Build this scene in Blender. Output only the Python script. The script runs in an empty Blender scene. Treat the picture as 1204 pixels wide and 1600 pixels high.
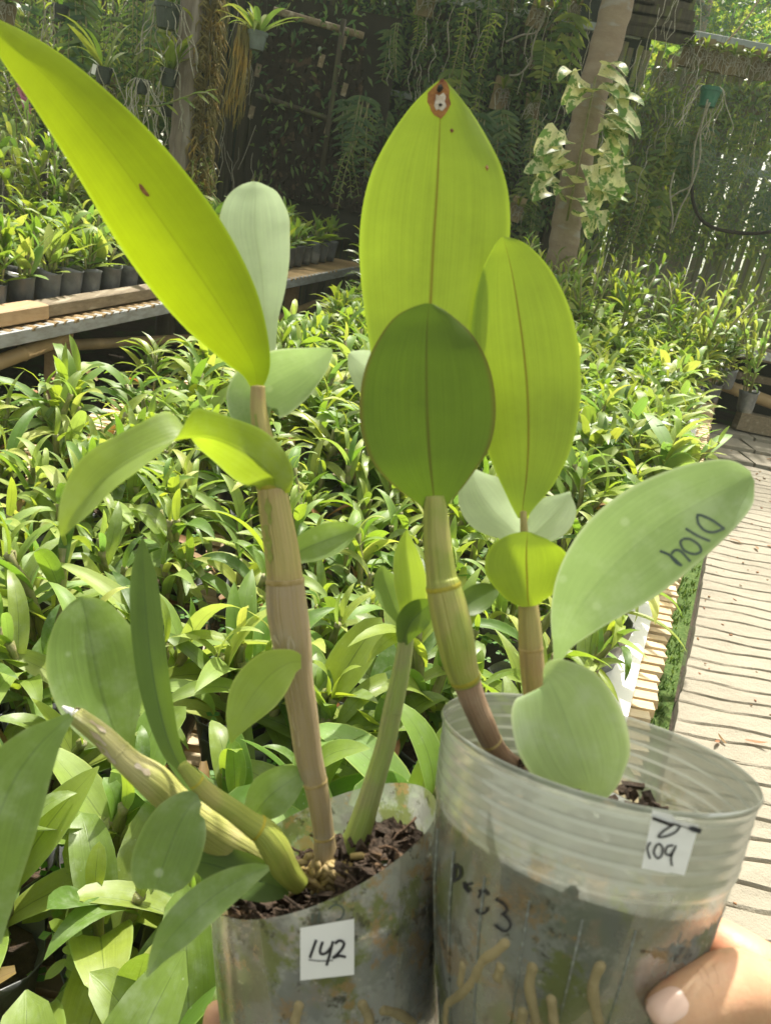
import bpy, bmesh, math, random
from mathutils import Vector, Matrix, Quaternion
from mathutils.bvhtree import BVHTree
R_ = math.radians
sc = bpy.context.scene
COL = sc.collection
rnd = random.Random(7)

# ------------------------------------------------------------------ camera, sky, sun, exposure
FPX, PITCH, ROLL, CAMH = 1203.0, R_(21.25), R_(11.0), 1.4
fwd = Vector((0, math.cos(PITCH), -math.sin(PITCH)))
r0 = Vector((1, 0, 0)); u0 = r0.cross(fwd)
RT = math.cos(ROLL)*r0 + math.sin(ROLL)*u0
UP = -math.sin(ROLL)*r0 + math.cos(ROLL)*u0
CAM = Vector((0, 0, CAMH))
cd = bpy.data.cameras.new('camera'); cam = bpy.data.objects.new('camera', cd); COL.objects.link(cam)
cam.matrix_world = Matrix((( RT.x, UP.x, -fwd.x, 0), (RT.y, UP.y, -fwd.y, 0), (RT.z, UP.z, -fwd.z, CAMH), (0, 0, 0, 1)))
cd.sensor_fit = 'VERTICAL'; cd.sensor_height = 36; cd.sensor_width = 27; cd.lens = FPX/1600*36
cd.clip_start = 0.02; cd.clip_end = 600
cd.dof.use_dof = True; cd.dof.focus_distance = 0.95; cd.dof.aperture_fstop = 20
sc.camera = cam
SUN_AZ, SUN_EL = R_(8), R_(57)
w = bpy.data.worlds.new('World'); sc.world = w; w.use_nodes = True
nt = w.node_tree; nt.nodes.clear()
wo = nt.nodes.new('ShaderNodeOutputWorld'); bg = nt.nodes.new('ShaderNodeBackground'); sk = nt.nodes.new('ShaderNodeTexSky')
sk.sky_type = 'NISHITA'; sk.sun_disc = False; sk.sun_elevation = SUN_EL; sk.sun_rotation = SUN_AZ
sk.air_density = 1.0; sk.dust_density = 3.5; sk.ozone_density = 1.0
bg.inputs[1].default_value = 0.15
hz = nt.nodes.new('ShaderNodeHueSaturation'); hz.inputs['Saturation'].default_value = .38; nt.links.new(sk.outputs[0], hz.inputs['Color'])
wm = nt.nodes.new('ShaderNodeMix'); wm.data_type = 'RGBA'; wm.blend_type = 'MULTIPLY'; wm.inputs[0].default_value = 1; wm.inputs[7].default_value = (1, .96, .79, 1)
nt.links.new(hz.outputs[0], wm.inputs[6]); nt.links.new(wm.outputs[2], bg.inputs[0]); nt.links.new(bg.outputs[0], wo.inputs[0])
sl = bpy.data.lights.new('sun', 'SUN'); sl.energy = 4.0; sl.angle = R_(1.2); sl.color = (1, .95, .86)
so = bpy.data.objects.new('sun', sl); COL.objects.link(so)
SD = Vector((math.sin(SUN_AZ)*math.cos(SUN_EL), math.cos(SUN_AZ)*math.cos(SUN_EL), math.sin(SUN_EL)))
so.rotation_euler = SD.to_track_quat('Z', 'Y').to_euler(); so.location = SD*20
sc.view_settings.view_transform = 'Standard'; sc.view_settings.look = 'None'
sc.view_settings.exposure = 1.12; sc.view_settings.gamma = 1
sc.render.engine = 'CYCLES'
sc.cycles.max_bounces = 8; sc.cycles.transparent_max_bounces = 16; sc.cycles.transmission_bounces = 6
sc.cycles.caustics_reflective = False; sc.cycles.caustics_refractive = False
sc.cycles.use_denoising = True

GR = 0.07                                     # the nursery slopes gently uphill
def ray(px, py): return fwd + RT*((px-602)/FPX) - UP*((py-800)/FPX)
def Q(px, py, d): return CAM + ray(px, py)*d
def G(px, py, h=0.0):                         # point on the sloping level h above the ground
    d = ray(px, py); t = (h-CAMH)/(d.z-GR*d.y); return CAM + d*t
def YP(px, py, y): d = ray(px, py); return CAM + d*(y/d.y)

# ------------------------------------------------------------------ helpers
def tag(o, label=None, cat=None, group=None, kind=None):
    if label: o['label'] = label
    if cat: o['category'] = cat
    if group: o['group'] = group
    if kind: o['kind'] = kind
    return o
def empty(name, loc=(0, 0, 0), rz=0):
    o = bpy.data.objects.new(name, None); COL.objects.link(o); o.location = loc; o.rotation_euler = (0, 0, rz)
    o.empty_display_size = .05; return o
def thing(name, label, cat, loc=(0, 0, 0), rz=0, group=None): return tag(empty(name, loc, rz), label, cat, group)
def link(name, me, mat=None, parent=None, loc=None, smooth=False):
    if mat is not None and not me.materials: me.materials.append(mat)
    if smooth: me.polygons.foreach_set('use_smooth', [True]*len(me.polygons))
    o = bpy.data.objects.new(name, me); COL.objects.link(o)
    if parent is not None: o.parent = parent
    if loc is not None: o.location = loc
    return o
class MB:
    def __init__(s): s.v = []; s.f = []; s.uv = []; s.mi = []; s.m = 0
    def add(s, vs, fs, uvs=None):
        n = len(s.v); s.v += [tuple(a) for a in vs]; s.f += [tuple(i+n for i in f) for f in fs]
        s.uv += uvs if uvs else [(0, 0)]*len(vs); s.mi += [s.m]*len(fs)
    def mesh(s, name, mats=(), smooth=True):
        me = bpy.data.meshes.new(name); me.from_pydata(s.v, [], s.f)
        uvl = me.uv_layers.new(name='UVMap'); idx = [0]*len(me.loops); me.loops.foreach_get('vertex_index', idx)
        flat = []
        for i in idx: flat += s.uv[i]
        uvl.data.foreach_set('uv', flat)
        for m in mats: me.materials.append(m)
        me.polygons.foreach_set('material_index', s.mi)
        me.polygons.foreach_set('use_smooth', [smooth]*len(me.polygons)); me.update(); return me
    def obj(s, name, mats, parent=None, smooth=True):
        if not isinstance(mats, (list, tuple)): mats = [mats]
        return link(name, s.mesh(name, mats, smooth), None, parent)
    def box(s, c, sz, M=None, jit=0):
        x, y, z = [a/2 for a in sz]; vs = []
        for dx in (-x, x):
            for dy in (-y, y):
                for dz in (-z, z):
                    p = Vector((dx, dy, dz))
                    if jit: p += Vector((rnd.uniform(-jit, jit), rnd.uniform(-jit, jit), rnd.uniform(-jit, jit)))
                    p = (M @ p if M else p) + Vector(c); vs.append(p)
        s.add(vs, [(0, 1, 3, 2), (4, 6, 7, 5), (0, 4, 5, 1), (2, 3, 7, 6), (0, 2, 6, 4), (1, 5, 7, 3)])
    def beam(s, a, b, wdt, hgt, upv=Vector((0, 0, 1)), bev=0):
        a, b = Vector(a), Vector(b); t = (b-a).normalized(); sd = t.cross(upv).normalized(); u = sd.cross(t)
        pr = [(-1, -1), (1, -1), (1, 1), (-1, 1)]
        if bev:
            k = bev; W, Hh = wdt/2, hgt/2
            pts = [(-W+k, -Hh), (W-k, -Hh), (W, -Hh+k), (W, Hh-k), (W-k, Hh), (-W+k, Hh), (-W, Hh-k), (-W, -Hh+k)]
        else: pts = [(x*wdt/2, y*hgt/2) for x, y in pr]
        n = len(pts); vs = [a+sd*x+u*y for x, y in pts]+[b+sd*x+u*y for x, y in pts]
        s.add(vs, [(i, (i+1) % n, n+(i+1) % n, n+i) for i in range(n)]+[tuple(range(n))[::-1], tuple(range(n, 2*n))])
    def tube(s, pts, rad, seg=8, cap=True):
        pts = [Vector(p) for p in pts]; n = len(pts)
        if not isinstance(rad, (list, tuple)): rad = [rad]*n
        t = (pts[1]-pts[0]).normalized(); a = t.orthogonal().normalized(); vs = []; uv = []; L = 0
        for i, p in enumerate(pts):
            tt = ((pts[min(i+1, n-1)]-pts[max(i-1, 0)])).normalized()
            a = (a-tt*a.dot(tt)).normalized(); b = tt.cross(a)
            if i: L += (p-pts[i-1]).length
            for k in range(seg):
                an = 2*math.pi*k/seg; vs.append(p+(a*math.cos(an)+b*math.sin(an))*rad[i]); uv.append((k/seg, L))
        fs = [(i*seg+k, i*seg+(k+1) % seg, (i+1)*seg+(k+1) % seg, (i+1)*seg+k) for i in range(n-1) for k in range(seg)]
        if cap: fs += [tuple(range(seg))[::-1], tuple(range((n-1)*seg, n*seg))]
        s.add(vs, fs, uv)
def crom(P, n):                                # resample tuples with Catmull-Rom
    P = [tuple(map(float, p)) for p in P]; m = len(P)-1; out = []
    for k in range(n):
        t = k/(n-1)*m; i = min(int(t), m-1); u = t-i
        a, b, c, d = P[max(i-1, 0)], P[i], P[i+1], P[min(i+2, m)]
        out.append(tuple(.5*((2*b[j])+(c[j]-a[j])*u+(2*a[j]-5*b[j]+4*c[j]-d[j])*u*u+(3*b[j]-a[j]-3*c[j]+d[j])*u**3) for j in range(len(b))))
    return out
def copy_tree(o, parent=None):
    c = o.copy(); COL.objects.link(c); c.parent = parent
    for ch in o.children: copy_tree(ch, c)
    return c
def children_of(o): return list(o.children)

# ------------------------------------------------------------------ materials
def mat(name):
    m = bpy.data.materials.new(name); m.use_nodes = True; n = m.node_tree; n.nodes.clear()
    return m, n, lambda t, **k: _nn(n, t, k)
def _nn(n, t, k):
    x = n.nodes.new('ShaderNode'+t)
    for a, b in k.items(): setattr(x, a, b)
    return x
def L(n, a, b): n.links.new(a, b)
def inp(n, sock, v):
    if hasattr(v, 'is_output') or hasattr(v, 'links'): n.links.new(v, sock)
    else: sock.default_value = v if not isinstance(v, (tuple, list)) or len(v) == 4 or len(v) == 2 else (*v, 1) if sock.type == 'RGBA' else v
def math_(n, op, a, b=0, clamp=False):
    x = n.nodes.new('ShaderNodeMath'); x.operation = op; x.use_clamp = clamp; inp(n, x.inputs[0], a); inp(n, x.inputs[1], b); return x.outputs[0]
def mix_(n, f, a, b):
    x = n.nodes.new('ShaderNodeMix'); x.data_type = 'RGBA'; inp(n, x.inputs[0], f); inp(n, x.inputs[6], a); inp(n, x.inputs[7], b); return x.outputs[2]
def noise_(n, vec, scale, det=3, rough=.5):
    x = n.nodes.new('ShaderNodeTexNoise'); x.inputs['Scale'].default_value = scale; x.inputs['Detail'].default_value = det; x.inputs['Roughness'].default_value = rough
    if vec is not None: n.links.new(vec, x.inputs['Vector'])
    return x.outputs['Fac']
def ramp_(n, f, stops):
    x = n.nodes.new('ShaderNodeValToRGB'); e = x.color_ramp.elements
    while len(e) < len(stops): e.new(.5)
    for i, (p, c) in enumerate(stops): e[i].position = p; e[i].color = (*c, 1) if len(c) == 3 else c
    n.links.new(f, x.inputs[0]); return x.outputs[0]
def smooth_(n, f, a, b):
    x = n.nodes.new('ShaderNodeMapRange'); x.interpolation_type = 'SMOOTHSTEP'; n.links.new(f, x.inputs[0]); x.inputs[1].default_value = a; x.inputs[2].default_value = b; return x.outputs[0]
def bump_(n, h, strength, dist=.01):
    x = n.nodes.new('ShaderNodeBump'); x.inputs['Strength'].default_value = strength; x.inputs['Distance'].default_value = dist; n.links.new(h, x.inputs['Height']); return x.outputs[0]
def objco(n): return n.nodes.new('ShaderNodeTexCoord').outputs['Object']
def scalevec(n, v, s):
    x = n.nodes.new('ShaderNodeVectorMath'); x.operation = 'MULTIPLY'; n.links.new(v, x.inputs[0]); x.inputs[1].default_value = s; return x.outputs[0]

def surf_mat(name, c1, c2, scale=8, rough=.7, bump=.3, bscale=None, stretch=(1, 1, 1), c3=None, t3=(.55, .7), spec=.4, dist=.004, s3=None):
    m, n, N = mat(name); co = scalevec(n, objco(n), stretch)
    geo = N('NewGeometry'); off = N('VectorMath', operation='ADD'); L(n, co, off.inputs[0])
    oi = N('ObjectInfo'); mu = N('VectorMath', operation='SCALE'); L(n, oi.outputs['Random'], mu.inputs[3]); mu.inputs[0].default_value = (37, 11, 23)
    L(n, mu.outputs[0], off.inputs[1]); co = off.outputs[0]
    f = noise_(n, co, scale, 5, .6)
    c = mix_(n, smooth_(n, f, .3, .7), c1, c2)
    if c3: c = mix_(n, smooth_(n, noise_(n, co, s3 or scale*.5, 4), *t3), c, c3)
    hs = N('HueSaturation'); L(n, c, hs.inputs['Color'])
    v = N('MapRange'); L(n, oi.outputs['Random'], v.inputs[0]); v.inputs[3].default_value = .8; v.inputs[4].default_value = 1.2; L(n, v.outputs[0], hs.inputs['Value'])
    b = N('BsdfPrincipled'); L(n, hs.outputs[0], b.inputs['Base Color']); b.inputs['Roughness'].default_value = rough; b.inputs['Specular IOR Level'].default_value = spec
    if bump: L(n, bump_(n, noise_(n, co, bscale or scale*3, 5, .65), bump, dist), b.inputs['Normal'])
    o = N('OutputMaterial'); L(n, b.outputs[0], o.inputs[0]); return m

def leaf_mat(name, top, under, trans, tfac=.42, rough=.36, vary=.25, dust=0.0, edge=None, rib=None, ribamt=.6, hue=.03, spec=.5, spots=0.0, ribw=.035, blotch=None, vein=.12, ds=60, ss=55):
    """two-sided leaf: glossy upper face, duller underside, light passing through; veins run along the blade"""
    m, n, N = mat(name); uv = N('UVMap').outputs[0]; sp = N('SeparateXYZ'); L(n, uv, sp.inputs[0])
    geo = N('NewGeometry'); isl = geo.outputs['Random Per Island']; oi = N('ObjectInfo').outputs['Random']
    rr = math_(n, 'FRACT', math_(n, 'ADD', isl, math_(n, 'MULTIPLY', oi, 7.31)))
    au = math_(n, 'ABSOLUTE', math_(n, 'SUBTRACT', sp.outputs[0], .5))        # 0 at midrib, .5 at margin
    co = objco(n)
    big = noise_(n, co, 22 if ds == 60 else 4, 3)
    vn = noise_(n, scalevec(n, uv, (26, 1.2, 1)), 1.0, 2)
    c = mix_(n, geo.outputs['Backfacing'], top, under)
    v2 = noise_(n, scalevec(n, uv, (75, 2.5, 1)), 1.0, 2); fine = noise_(n, co, 140 if ds == 60 else 25, 4, .7)
    c = mix_(n, math_(n, 'MULTIPLY', smooth_(n, vn, .35, .7), vein), c, tuple(min(1, a*1.9) for a in top))
    if blotch: c = mix_(n, smooth_(n, noise_(n, co, blotch[1], 3, .6), blotch[2], blotch[2]+.05), c, blotch[0])
    hs = N('HueSaturation'); L(n, c, hs.inputs['Color'])
    hv = math_(n, 'ADD', math_(n, 'MULTIPLY', math_(n, 'SUBTRACT', rr, .5), -2*hue), .5); L(n, hv, hs.inputs['Hue'])
    vv = math_(n, 'ADD', math_(n, 'MULTIPLY', rr, 2*vary), 1-vary)
    vv = math_(n, 'MULTIPLY', vv, math_(n, 'ADD', math_(n, 'ADD', math_(n, 'MULTIPLY', big, .5), math_(n, 'MULTIPLY', fine, .22)), math_(n, 'ADD', .48, math_(n, 'MULTIPLY', v2, .32)))); L(n, vv, hs.inputs['Value'])
    c = hs.outputs[0]
    tr = N('HueSaturation'); inp(n, tr.inputs['Color'], (*trans, 1)); L(n, hv, tr.inputs['Hue']); L(n, vv, tr.inputs['Value']); t = tr.outputs[0]
    if blotch: t = mix_(n, smooth_(n, noise_(n, co, blotch[1], 3, .6), blotch[2], blotch[2]+.05), t, blotch[0])
    rw = math_(n, 'MULTIPLY', math_(n, 'SUBTRACT', 1.25, sp.outputs[1]), ribw)
    ra = math_(n, 'SUBTRACT', 1.0, math_(n, 'DIVIDE', au, rw), True)
    ribm = math_(n, 'MULTIPLY', math_(n, 'MULTIPLY', ra, math_(n, 'ADD', .55, math_(n, 'MULTIPLY', big, .8))), ribamt, True)
    rc = rib or tuple(a*.55 for a in top)
    c = mix_(n, ribm, c, rc); t = mix_(n, ribm, t, tuple(a*.8 for a in rc))
    if edge:
        em = math_(n, 'MULTIPLY', smooth_(n, au, .45, .5), .7); c = mix_(n, em, c, edge); t = mix_(n, em, t, edge)
    if dust:
        dm = math_(n, 'MULTIPLY', smooth_(n, noise_(n, co, ds, 4, .65), .42, .72), dust)
        c = mix_(n, dm, c, (.50, .58, .42))
    if spots:
        vo = N('TexVoronoi'); vo.inputs['Scale'].default_value = ss; L(n, co, vo.inputs['Vector'])
        sm_ = math_(n, 'MULTIPLY', math_(n, 'SUBTRACT', 1.0, smooth_(n, vo.outputs['Distance'], .05, .13)), spots)
        c = mix_(n, sm_, c, (.55, .62, .45))
    b = N('BsdfPrincipled'); L(n, c, b.inputs['Base Color']); b.inputs['Roughness'].default_value = rough; b.inputs['Specular IOR Level'].default_value = spec
    rg = math_(n, 'ADD', rough-.06, math_(n, 'MULTIPLY', big, .16)); L(n, rg, b.inputs['Roughness'])
    hgt = math_(n, 'ADD', math_(n, 'ADD', vn, math_(n, 'MULTIPLY', v2, .6)), math_(n, 'MULTIPLY', ribm, -1.2))
    bp = bump_(n, hgt, .18, .0012); L(n, bp, b.inputs['Normal'])
    tl = N('BsdfTranslucent'); L(n, t, tl.inputs[0])
    ms = N('MixShader'); ms.inputs[0].default_value = tfac; L(n, b.outputs[0], ms.inputs[1]); L(n, tl.outputs[0], ms.inputs[2])
    o = N('OutputMaterial'); L(n, ms.outputs[0], o.inputs[0]); return m

M = {}
M['bed_leaf'] = leaf_mat('bed_leaf', (.165, .25, .04), (.19, .275, .055), (.35, .50, .035), .40, .44, .24, edge=(.30, .42, .10), hue=.03, dust=.12, spots=.3, ds=5, ss=16, spec=.38)
M['bed_leaf_light'] = leaf_mat('bed_leaf_light', (.27, .36, .08), (.29, .38, .10), (.40, .54, .08), .40, .46, .2, edge=(.4, .5, .1), hue=.04, dust=.1, spots=.3, ds=5, ss=16, spec=.38)
M['bed_leaf_blue'] = leaf_mat('bed_leaf_blue', (.135, .205, .04), (.17, .24, .06), (.30, .42, .035), .34, .36, .35, dust=.3, hue=.03, spots=.3, ds=5, ss=16, spec=.38)
M['far_leaf'] = leaf_mat('far_leaf', (.13, .20, .035), (.16, .23, .05), (.28, .40, .04), .36, .34, .4, hue=.04)
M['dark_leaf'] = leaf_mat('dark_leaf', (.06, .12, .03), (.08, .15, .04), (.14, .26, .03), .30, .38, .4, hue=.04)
M['dry_leaf'] = leaf_mat('dry_leaf', (.26, .14, .05), (.3, .17, .07), (.35, .18, .04), .3, .6, .3)
M['tree_leaf'] = leaf_mat('tree_leaf', (.09, .16, .03), (.12, .2, .05), (.34, .5, .06), .5, .45, .5, hue=.05)
M['clover'] = leaf_mat('clover', (.10, .24, .05), (.14, .28, .07), (.25, .45, .05), .4, .5, .35)
M['pothos'] = leaf_mat('pothos', (.66, .66, .34), (.62, .62, .32), (.74, .76, .32), .4, .4, .12, rib=(.3, .42, .12), ribamt=.3, blotch=((.16, .30, .05), 2.4, .505), hue=.01)
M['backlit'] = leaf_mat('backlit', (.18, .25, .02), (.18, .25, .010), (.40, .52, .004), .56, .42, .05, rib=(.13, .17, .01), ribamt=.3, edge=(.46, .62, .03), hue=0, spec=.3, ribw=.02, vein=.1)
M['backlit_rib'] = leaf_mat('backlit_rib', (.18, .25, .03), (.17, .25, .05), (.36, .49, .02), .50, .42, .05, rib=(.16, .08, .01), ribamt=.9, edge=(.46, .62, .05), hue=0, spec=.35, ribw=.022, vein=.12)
M['shaded'] = leaf_mat('shaded', (.08, .13, .02), (.10, .155, .016), (.13, .22, .010), .42, .45, .04, rib=(.09, .085, .01), ribamt=.9, edge=(.14, .10, .02), hue=0, spec=.35, ribw=.022, vein=.08)  # darker greens carry the shade of the leaf behind
M['glaucous'] = leaf_mat('glaucous', (.21, .31, .13), (.21, .31, .13), (.33, .47, .15), .44, .5, .06, dust=.6, edge=(.55, .65, .36), rib=(.22, .33, .11), ribamt=.25, hue=0, spec=.4, spots=.7, vein=.1)
M['pale'] = leaf_mat('pale', (.56, .66, .44), (.56, .66, .44), (.58, .72, .44), .46, .5, .06, dust=.5, edge=(.6, .7, .42), rib=(.5, .6, .35), ribamt=.4, hue=0, spec=.4)
M['pale_green'] = leaf_mat('pale_green', (.34, .46, .20), (.34, .46, .2), (.46, .60, .18), .46, .5, .06, dust=.6, edge=(.62, .72, .36), rib=(.3, .42, .16), ribamt=.3, hue=0, spec=.4, spots=.6)
M['mid_green'] = leaf_mat('mid_green', (.15, .235, .06), (.16, .25, .06), (.30, .45, .06), .42, .42, .05, dust=.4, rib=(.11, .18, .045), ribamt=.5, hue=0, spec=.45, spots=.6, edge=(.28, .38, .10))
M['arch'] = leaf_mat('arch', (.26, .36, .09), (.22, .31, .014), (.42, .56, .03), .5, .45, .05, rib=(.14, .2, .02), ribamt=.4, edge=(.46, .62, .1), hue=0, dust=.25)
M['yellow_green'] = leaf_mat('yellow_green', (.27, .38, .06), (.28, .38, .06), (.46, .62, .05), .46, .45, .05, dust=.12, edge=(.5, .6, .12), rib=(.2, .28, .04), ribamt=.5, hue=0)
M['deep_green'] = leaf_mat('deep_green', (.085, .145, .028), (.10, .16, .03), (.20, .32, .02), .34, .38, .05, rib=(.03, .07, .02), ribamt=.6, hue=0)
M['leaf_damage'] = surf_mat('leaf_damage', (.38, .18, .045), (.16, .05, .025), 160, .8, .5, 500)

M['scorch_pale'] = surf_mat('scorch_pale', (.62, .57, .48), (.45, .36, .27), 400, .8, .4, 500)
def cane_mat(name, c1, c2, sheath, scale=1):
    m, n, N = mat(name); uv = N('UVMap').outputs[0]; co = objco(n)
    st = noise_(n, scalevec(n, uv, (30, 25, 1)), 1.0, 3)
    c = mix_(n, smooth_(n, st, .3, .7), c1, c2)
    c = mix_(n, smooth_(n, noise_(n, co, 60*scale, 3), .45, .7), c, sheath)
    b = N('BsdfPrincipled'); L(n, c, b.inputs['Base Color']); b.inputs['Roughness'].default_value = .42
    L(n, bump_(n, math_(n, 'ADD', st, noise_(n, scalevec(n, uv, (60, 8, 1)), 1.0, 4)), .6, .0015), b.inputs['Normal'])
    b.inputs['Subsurface Weight'].default_value = .12; b.inputs['Subsurface Radius'].default_value = (.004, .004, .001)
    o = N('OutputMaterial'); L(n, b.outputs[0], o.inputs[0]); return m
M['cane_tan'] = cane_mat('cane_tan', (.36, .31, .09), (.46, .37, .14), (.40, .29, .12))
M['cane_grey'] = cane_mat('cane_grey', (.37, .28, .165), (.34, .26, .12), (.38, .31, .21))
M['cane_green'] = cane_mat('cane_green', (.27, .36, .07), (.32, .40, .11), (.30, .32, .12))
M['cane_olive'] = cane_mat('cane_olive', (.34, .37, .07), (.26, .31, .05), (.38, .36, .10))
M['cane_brown'] = cane_mat('cane_brown', (.34, .22, .14), (.26, .16, .10), (.42, .30, .2))
M['cane_straw'] = cane_mat('cane_straw', (.40, .39, .12), (.32, .34, .09), (.46, .42, .18))
M['cane_node'] = surf_mat('cane_node', (.45, .34, .16), (.30, .22, .06), 200, .6, .3, 400)
M['cane_node_y'] = surf_mat('cane_node_y', (.42, .36, .03), (.30, .28, .03), 200, .5, .3, 400)
M['cane_far'] = cane_mat('cane_far', (.16, .20, .05), (.24, .22, .08), (.3, .26, .14))
M['bamboo'] = surf_mat('bamboo', (.46, .33, .17), (.36, .25, .12), 6, .5, .25, 40, (1, 1, 1), c3=(.26, .19, .10), t3=(.55, .75))
M['bamboo_grey'] = surf_mat('bamboo_grey', (.20, .165, .125), (.13, .105, .08), 7, .7, .4, 60, (6, 6, 1), c3=(.28, .25, .21), t3=(.5, .7))
M['bark'] = surf_mat('bark', (.36, .29, .21), (.29, .22, .155), 9, .85, .6, 40, (1, 1, 2.5), c3=(.36, .33, .28), t3=(.6, .68), dist=.01)
M['wood_new'] = surf_mat('wood_new', (.46, .32, .18), (.38, .25, .13), 8, .65, .3, 60, (8, 1, 8))
M['wood_old'] = surf_mat('wood_old', (.25, .20, .13), (.17, .13, .08), 8, .8, .5, 60, (8, 1, 8), c3=(.36, .31, .22), t3=(.55, .7))
M['wood_mount'] = surf_mat('wood_mount', (.24, .19, .10), (.16, .12, .06), 14, .85, .5, 60, c3=(.14, .17, .05), t3=(.5, .65))
M['slat_dark'] = surf_mat('slat_dark', (.085, .072, .05), (.05, .045, .032), 6, .85, .4, 50, (8, 8, 1), c3=(.10, .11, .04), t3=(.5, .7))
M['slat_pale'] = surf_mat('slat_pale', (.25, .22, .16), (.15, .135, .10), 6, .85, .4, 50, (8, 8, 1), c3=(.22, .26, .06), t3=(.45, .62))
M['deck'] = surf_mat('deck', (.60, .46, .27), (.50, .36, .19), 8, .6, .25, 60, (1, 8, 8), c3=(.66, .55, .38), t3=(.5, .7))
M['white_board'] = surf_mat('white_board', (.80, .79, .76), (.72, .71, .68), 8, .45, .1, 40)
M['rail'] = surf_mat('rail', (.34, .38, .37), (.26, .30, .29), 8, .4, .1, 40)
M['zinc'] = surf_mat('zinc', (.34, .36, .36), (.22, .22, .20), 9, .45, .2, 60, (6, 1, 6), spec=.7)
M['poly_bag'] = surf_mat('poly_bag', (.115, .12, .125), (.065, .067, .07), 20, .38, .5, 45, spec=.6, c3=(.20, .20, .19), t3=(.55, .7))
M['pot_dark'] = surf_mat('pot_dark', (.045, .06, .05), (.03, .04, .035), 20, .45, .2, 60)
M['pot_grey'] = surf_mat('pot_grey', (.14, .17, .16), (.10, .12, .115), 20, .45, .2, 60)
M['pot_green'] = surf_mat('pot_green', (.035, .16, .10), (.03, .12, .08), 20, .4, .1, 60)
M['soil'] = surf_mat('soil', (.05, .034, .022), (.09, .06, .038), 90, .95, 1, 200, c3=(.14, .085, .05), t3=(.55, .65), dist=.006)
M['chips'] = surf_mat('chips', (.035, .024, .016), (.07, .045, .028), 90, .95, 1, 300, c3=(.14, .085, .045), t3=(.58, .66))
M['ground'] = surf_mat('ground', (.075, .058, .038), (.045, .035, .024), 12, .95, .8, 50, c3=(.06, .085, .03), t3=(.5, .62), dist=.02)
M['moss'] = surf_mat('moss', (.055, .11, .02), (.10, .15, .035), 60, .95, 1, 120, dist=.01)
M['moss_tuft'] = leaf_mat('moss_tuft', (.06, .13, .02), (.08, .14, .03), (.12, .22, .02), .3, .6, .5)
M['wire'] = surf_mat('wire', (.10, .09, .08), (.06, .055, .05), 20, .5, 0)
M['root'] = surf_mat('root', (.40, .38, .31), (.26, .25, .18), 60, .8, .3, 90)
M['root_brown'] = surf_mat('root_brown', (.36, .29, .15), (.24, .20, .10), 60, .8, .4, 200)
M['vine_dry'] = surf_mat('vine_dry', (.24, .20, .07), (.16, .14, .05), 20, .8, .4, 90, c3=(.36, .24, .06), t3=(.5, .65))
M['husk'] = surf_mat('husk', (.035, .024, .017), (.02, .016, .012), 30, .95, .8, 80, c3=(.09, .06, .04), t3=(.58, .68))
M['paper'] = surf_mat('paper', (.80, .80, .78), (.76, .76, .74), 50, .5, .05, 90)
M['ink'] = surf_mat('ink', (.012, .012, .016), (.02, .02, .025), 50, .5, 0)
M['ink_faded'] = surf_mat('ink_faded', (.09, .12, .10), (.06, .09, .08), 90, .6, 0)
M['pink'] = leaf_mat('pink', (.55, .22, .30), (.5, .22, .3), (.6, .2, .3), .4, .5, .1)
M['yellow_flower'] = leaf_mat('yellow_flower', (.6, .55, .04), (.6, .55, .04), (.7, .6, .04), .4, .5, .1)
M['void'] = surf_mat('void', (.02, .018, .014), (.03, .026, .02), 8, .95, .4, 30)

def net_mat(name, col, hole, scale, shine=.1):
    m, n, N = mat(name); co = objco(n)
    w1 = noise_(n, co, scale, 2, .6); tr = N('BsdfTransparent')
    b = N('BsdfPrincipled'); inp(n, b.inputs['Base Color'], (*col, 1)); b.inputs['Roughness'].default_value = .6
    w2 = N('TexWave'); w2.inputs['Scale'].default_value = 22; L(n, co, w2.inputs['Vector'])
    f = smooth_(n, w1, hole, hole+.04)
    ms = N('MixShader'); L(n, f, ms.inputs[0]); L(n, b.outputs[0], ms.inputs[1]); L(n, tr.outputs[0], ms.inputs[2])
    o = N('OutputMaterial'); L(n, ms.outputs[0], o.inputs[0]); return m
M['net_dark'] = net_mat('net_dark', (.02, .035, .028), .66, 55)
M['net_open'] = net_mat('net_open', (.10, .17, .13), .44, 160)
M['net_front'] = net_mat('net_front', (.12, .17, .12), .40, 170)
M['net_roof'] = net_mat('net_roof', (.015, .02, .018), .50, 120)

def concrete():
    m, n, N = mat('concrete'); co = objco(n)
    a = noise_(n, co, 3, 6, .6); b_ = noise_(n, co, 40, 6, .7); f = noise_(n, co, 220, 3, .6)
    c = mix_(n, smooth_(n, a, .3, .7), (.29, .26, .20), (.35, .315, .245))
    c = mix_(n, math_(n, 'MULTIPLY', smooth_(n, b_, .5, .75), .5), c, (.28, .25, .19))
    at = N('Attribute'); at.attribute_name = 'groove'
    c = mix_(n, math_(n, 'MULTIPLY', at.outputs['Fac'], .62), c, (.13, .11, .075))
    b = N('BsdfPrincipled'); L(n, c, b.inputs['Base Color']); b.inputs['Roughness'].default_value = .9
    h = math_(n, 'ADD', math_(n, 'MULTIPLY', b_, 1.0), math_(n, 'MULTIPLY', f, .4)); L(n, bump_(n, h, .8, .008), b.inputs['Normal'])
    o = N('OutputMaterial'); L(n, b.outputs[0], o.inputs[0]); return m
M['concrete'] = concrete()

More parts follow.
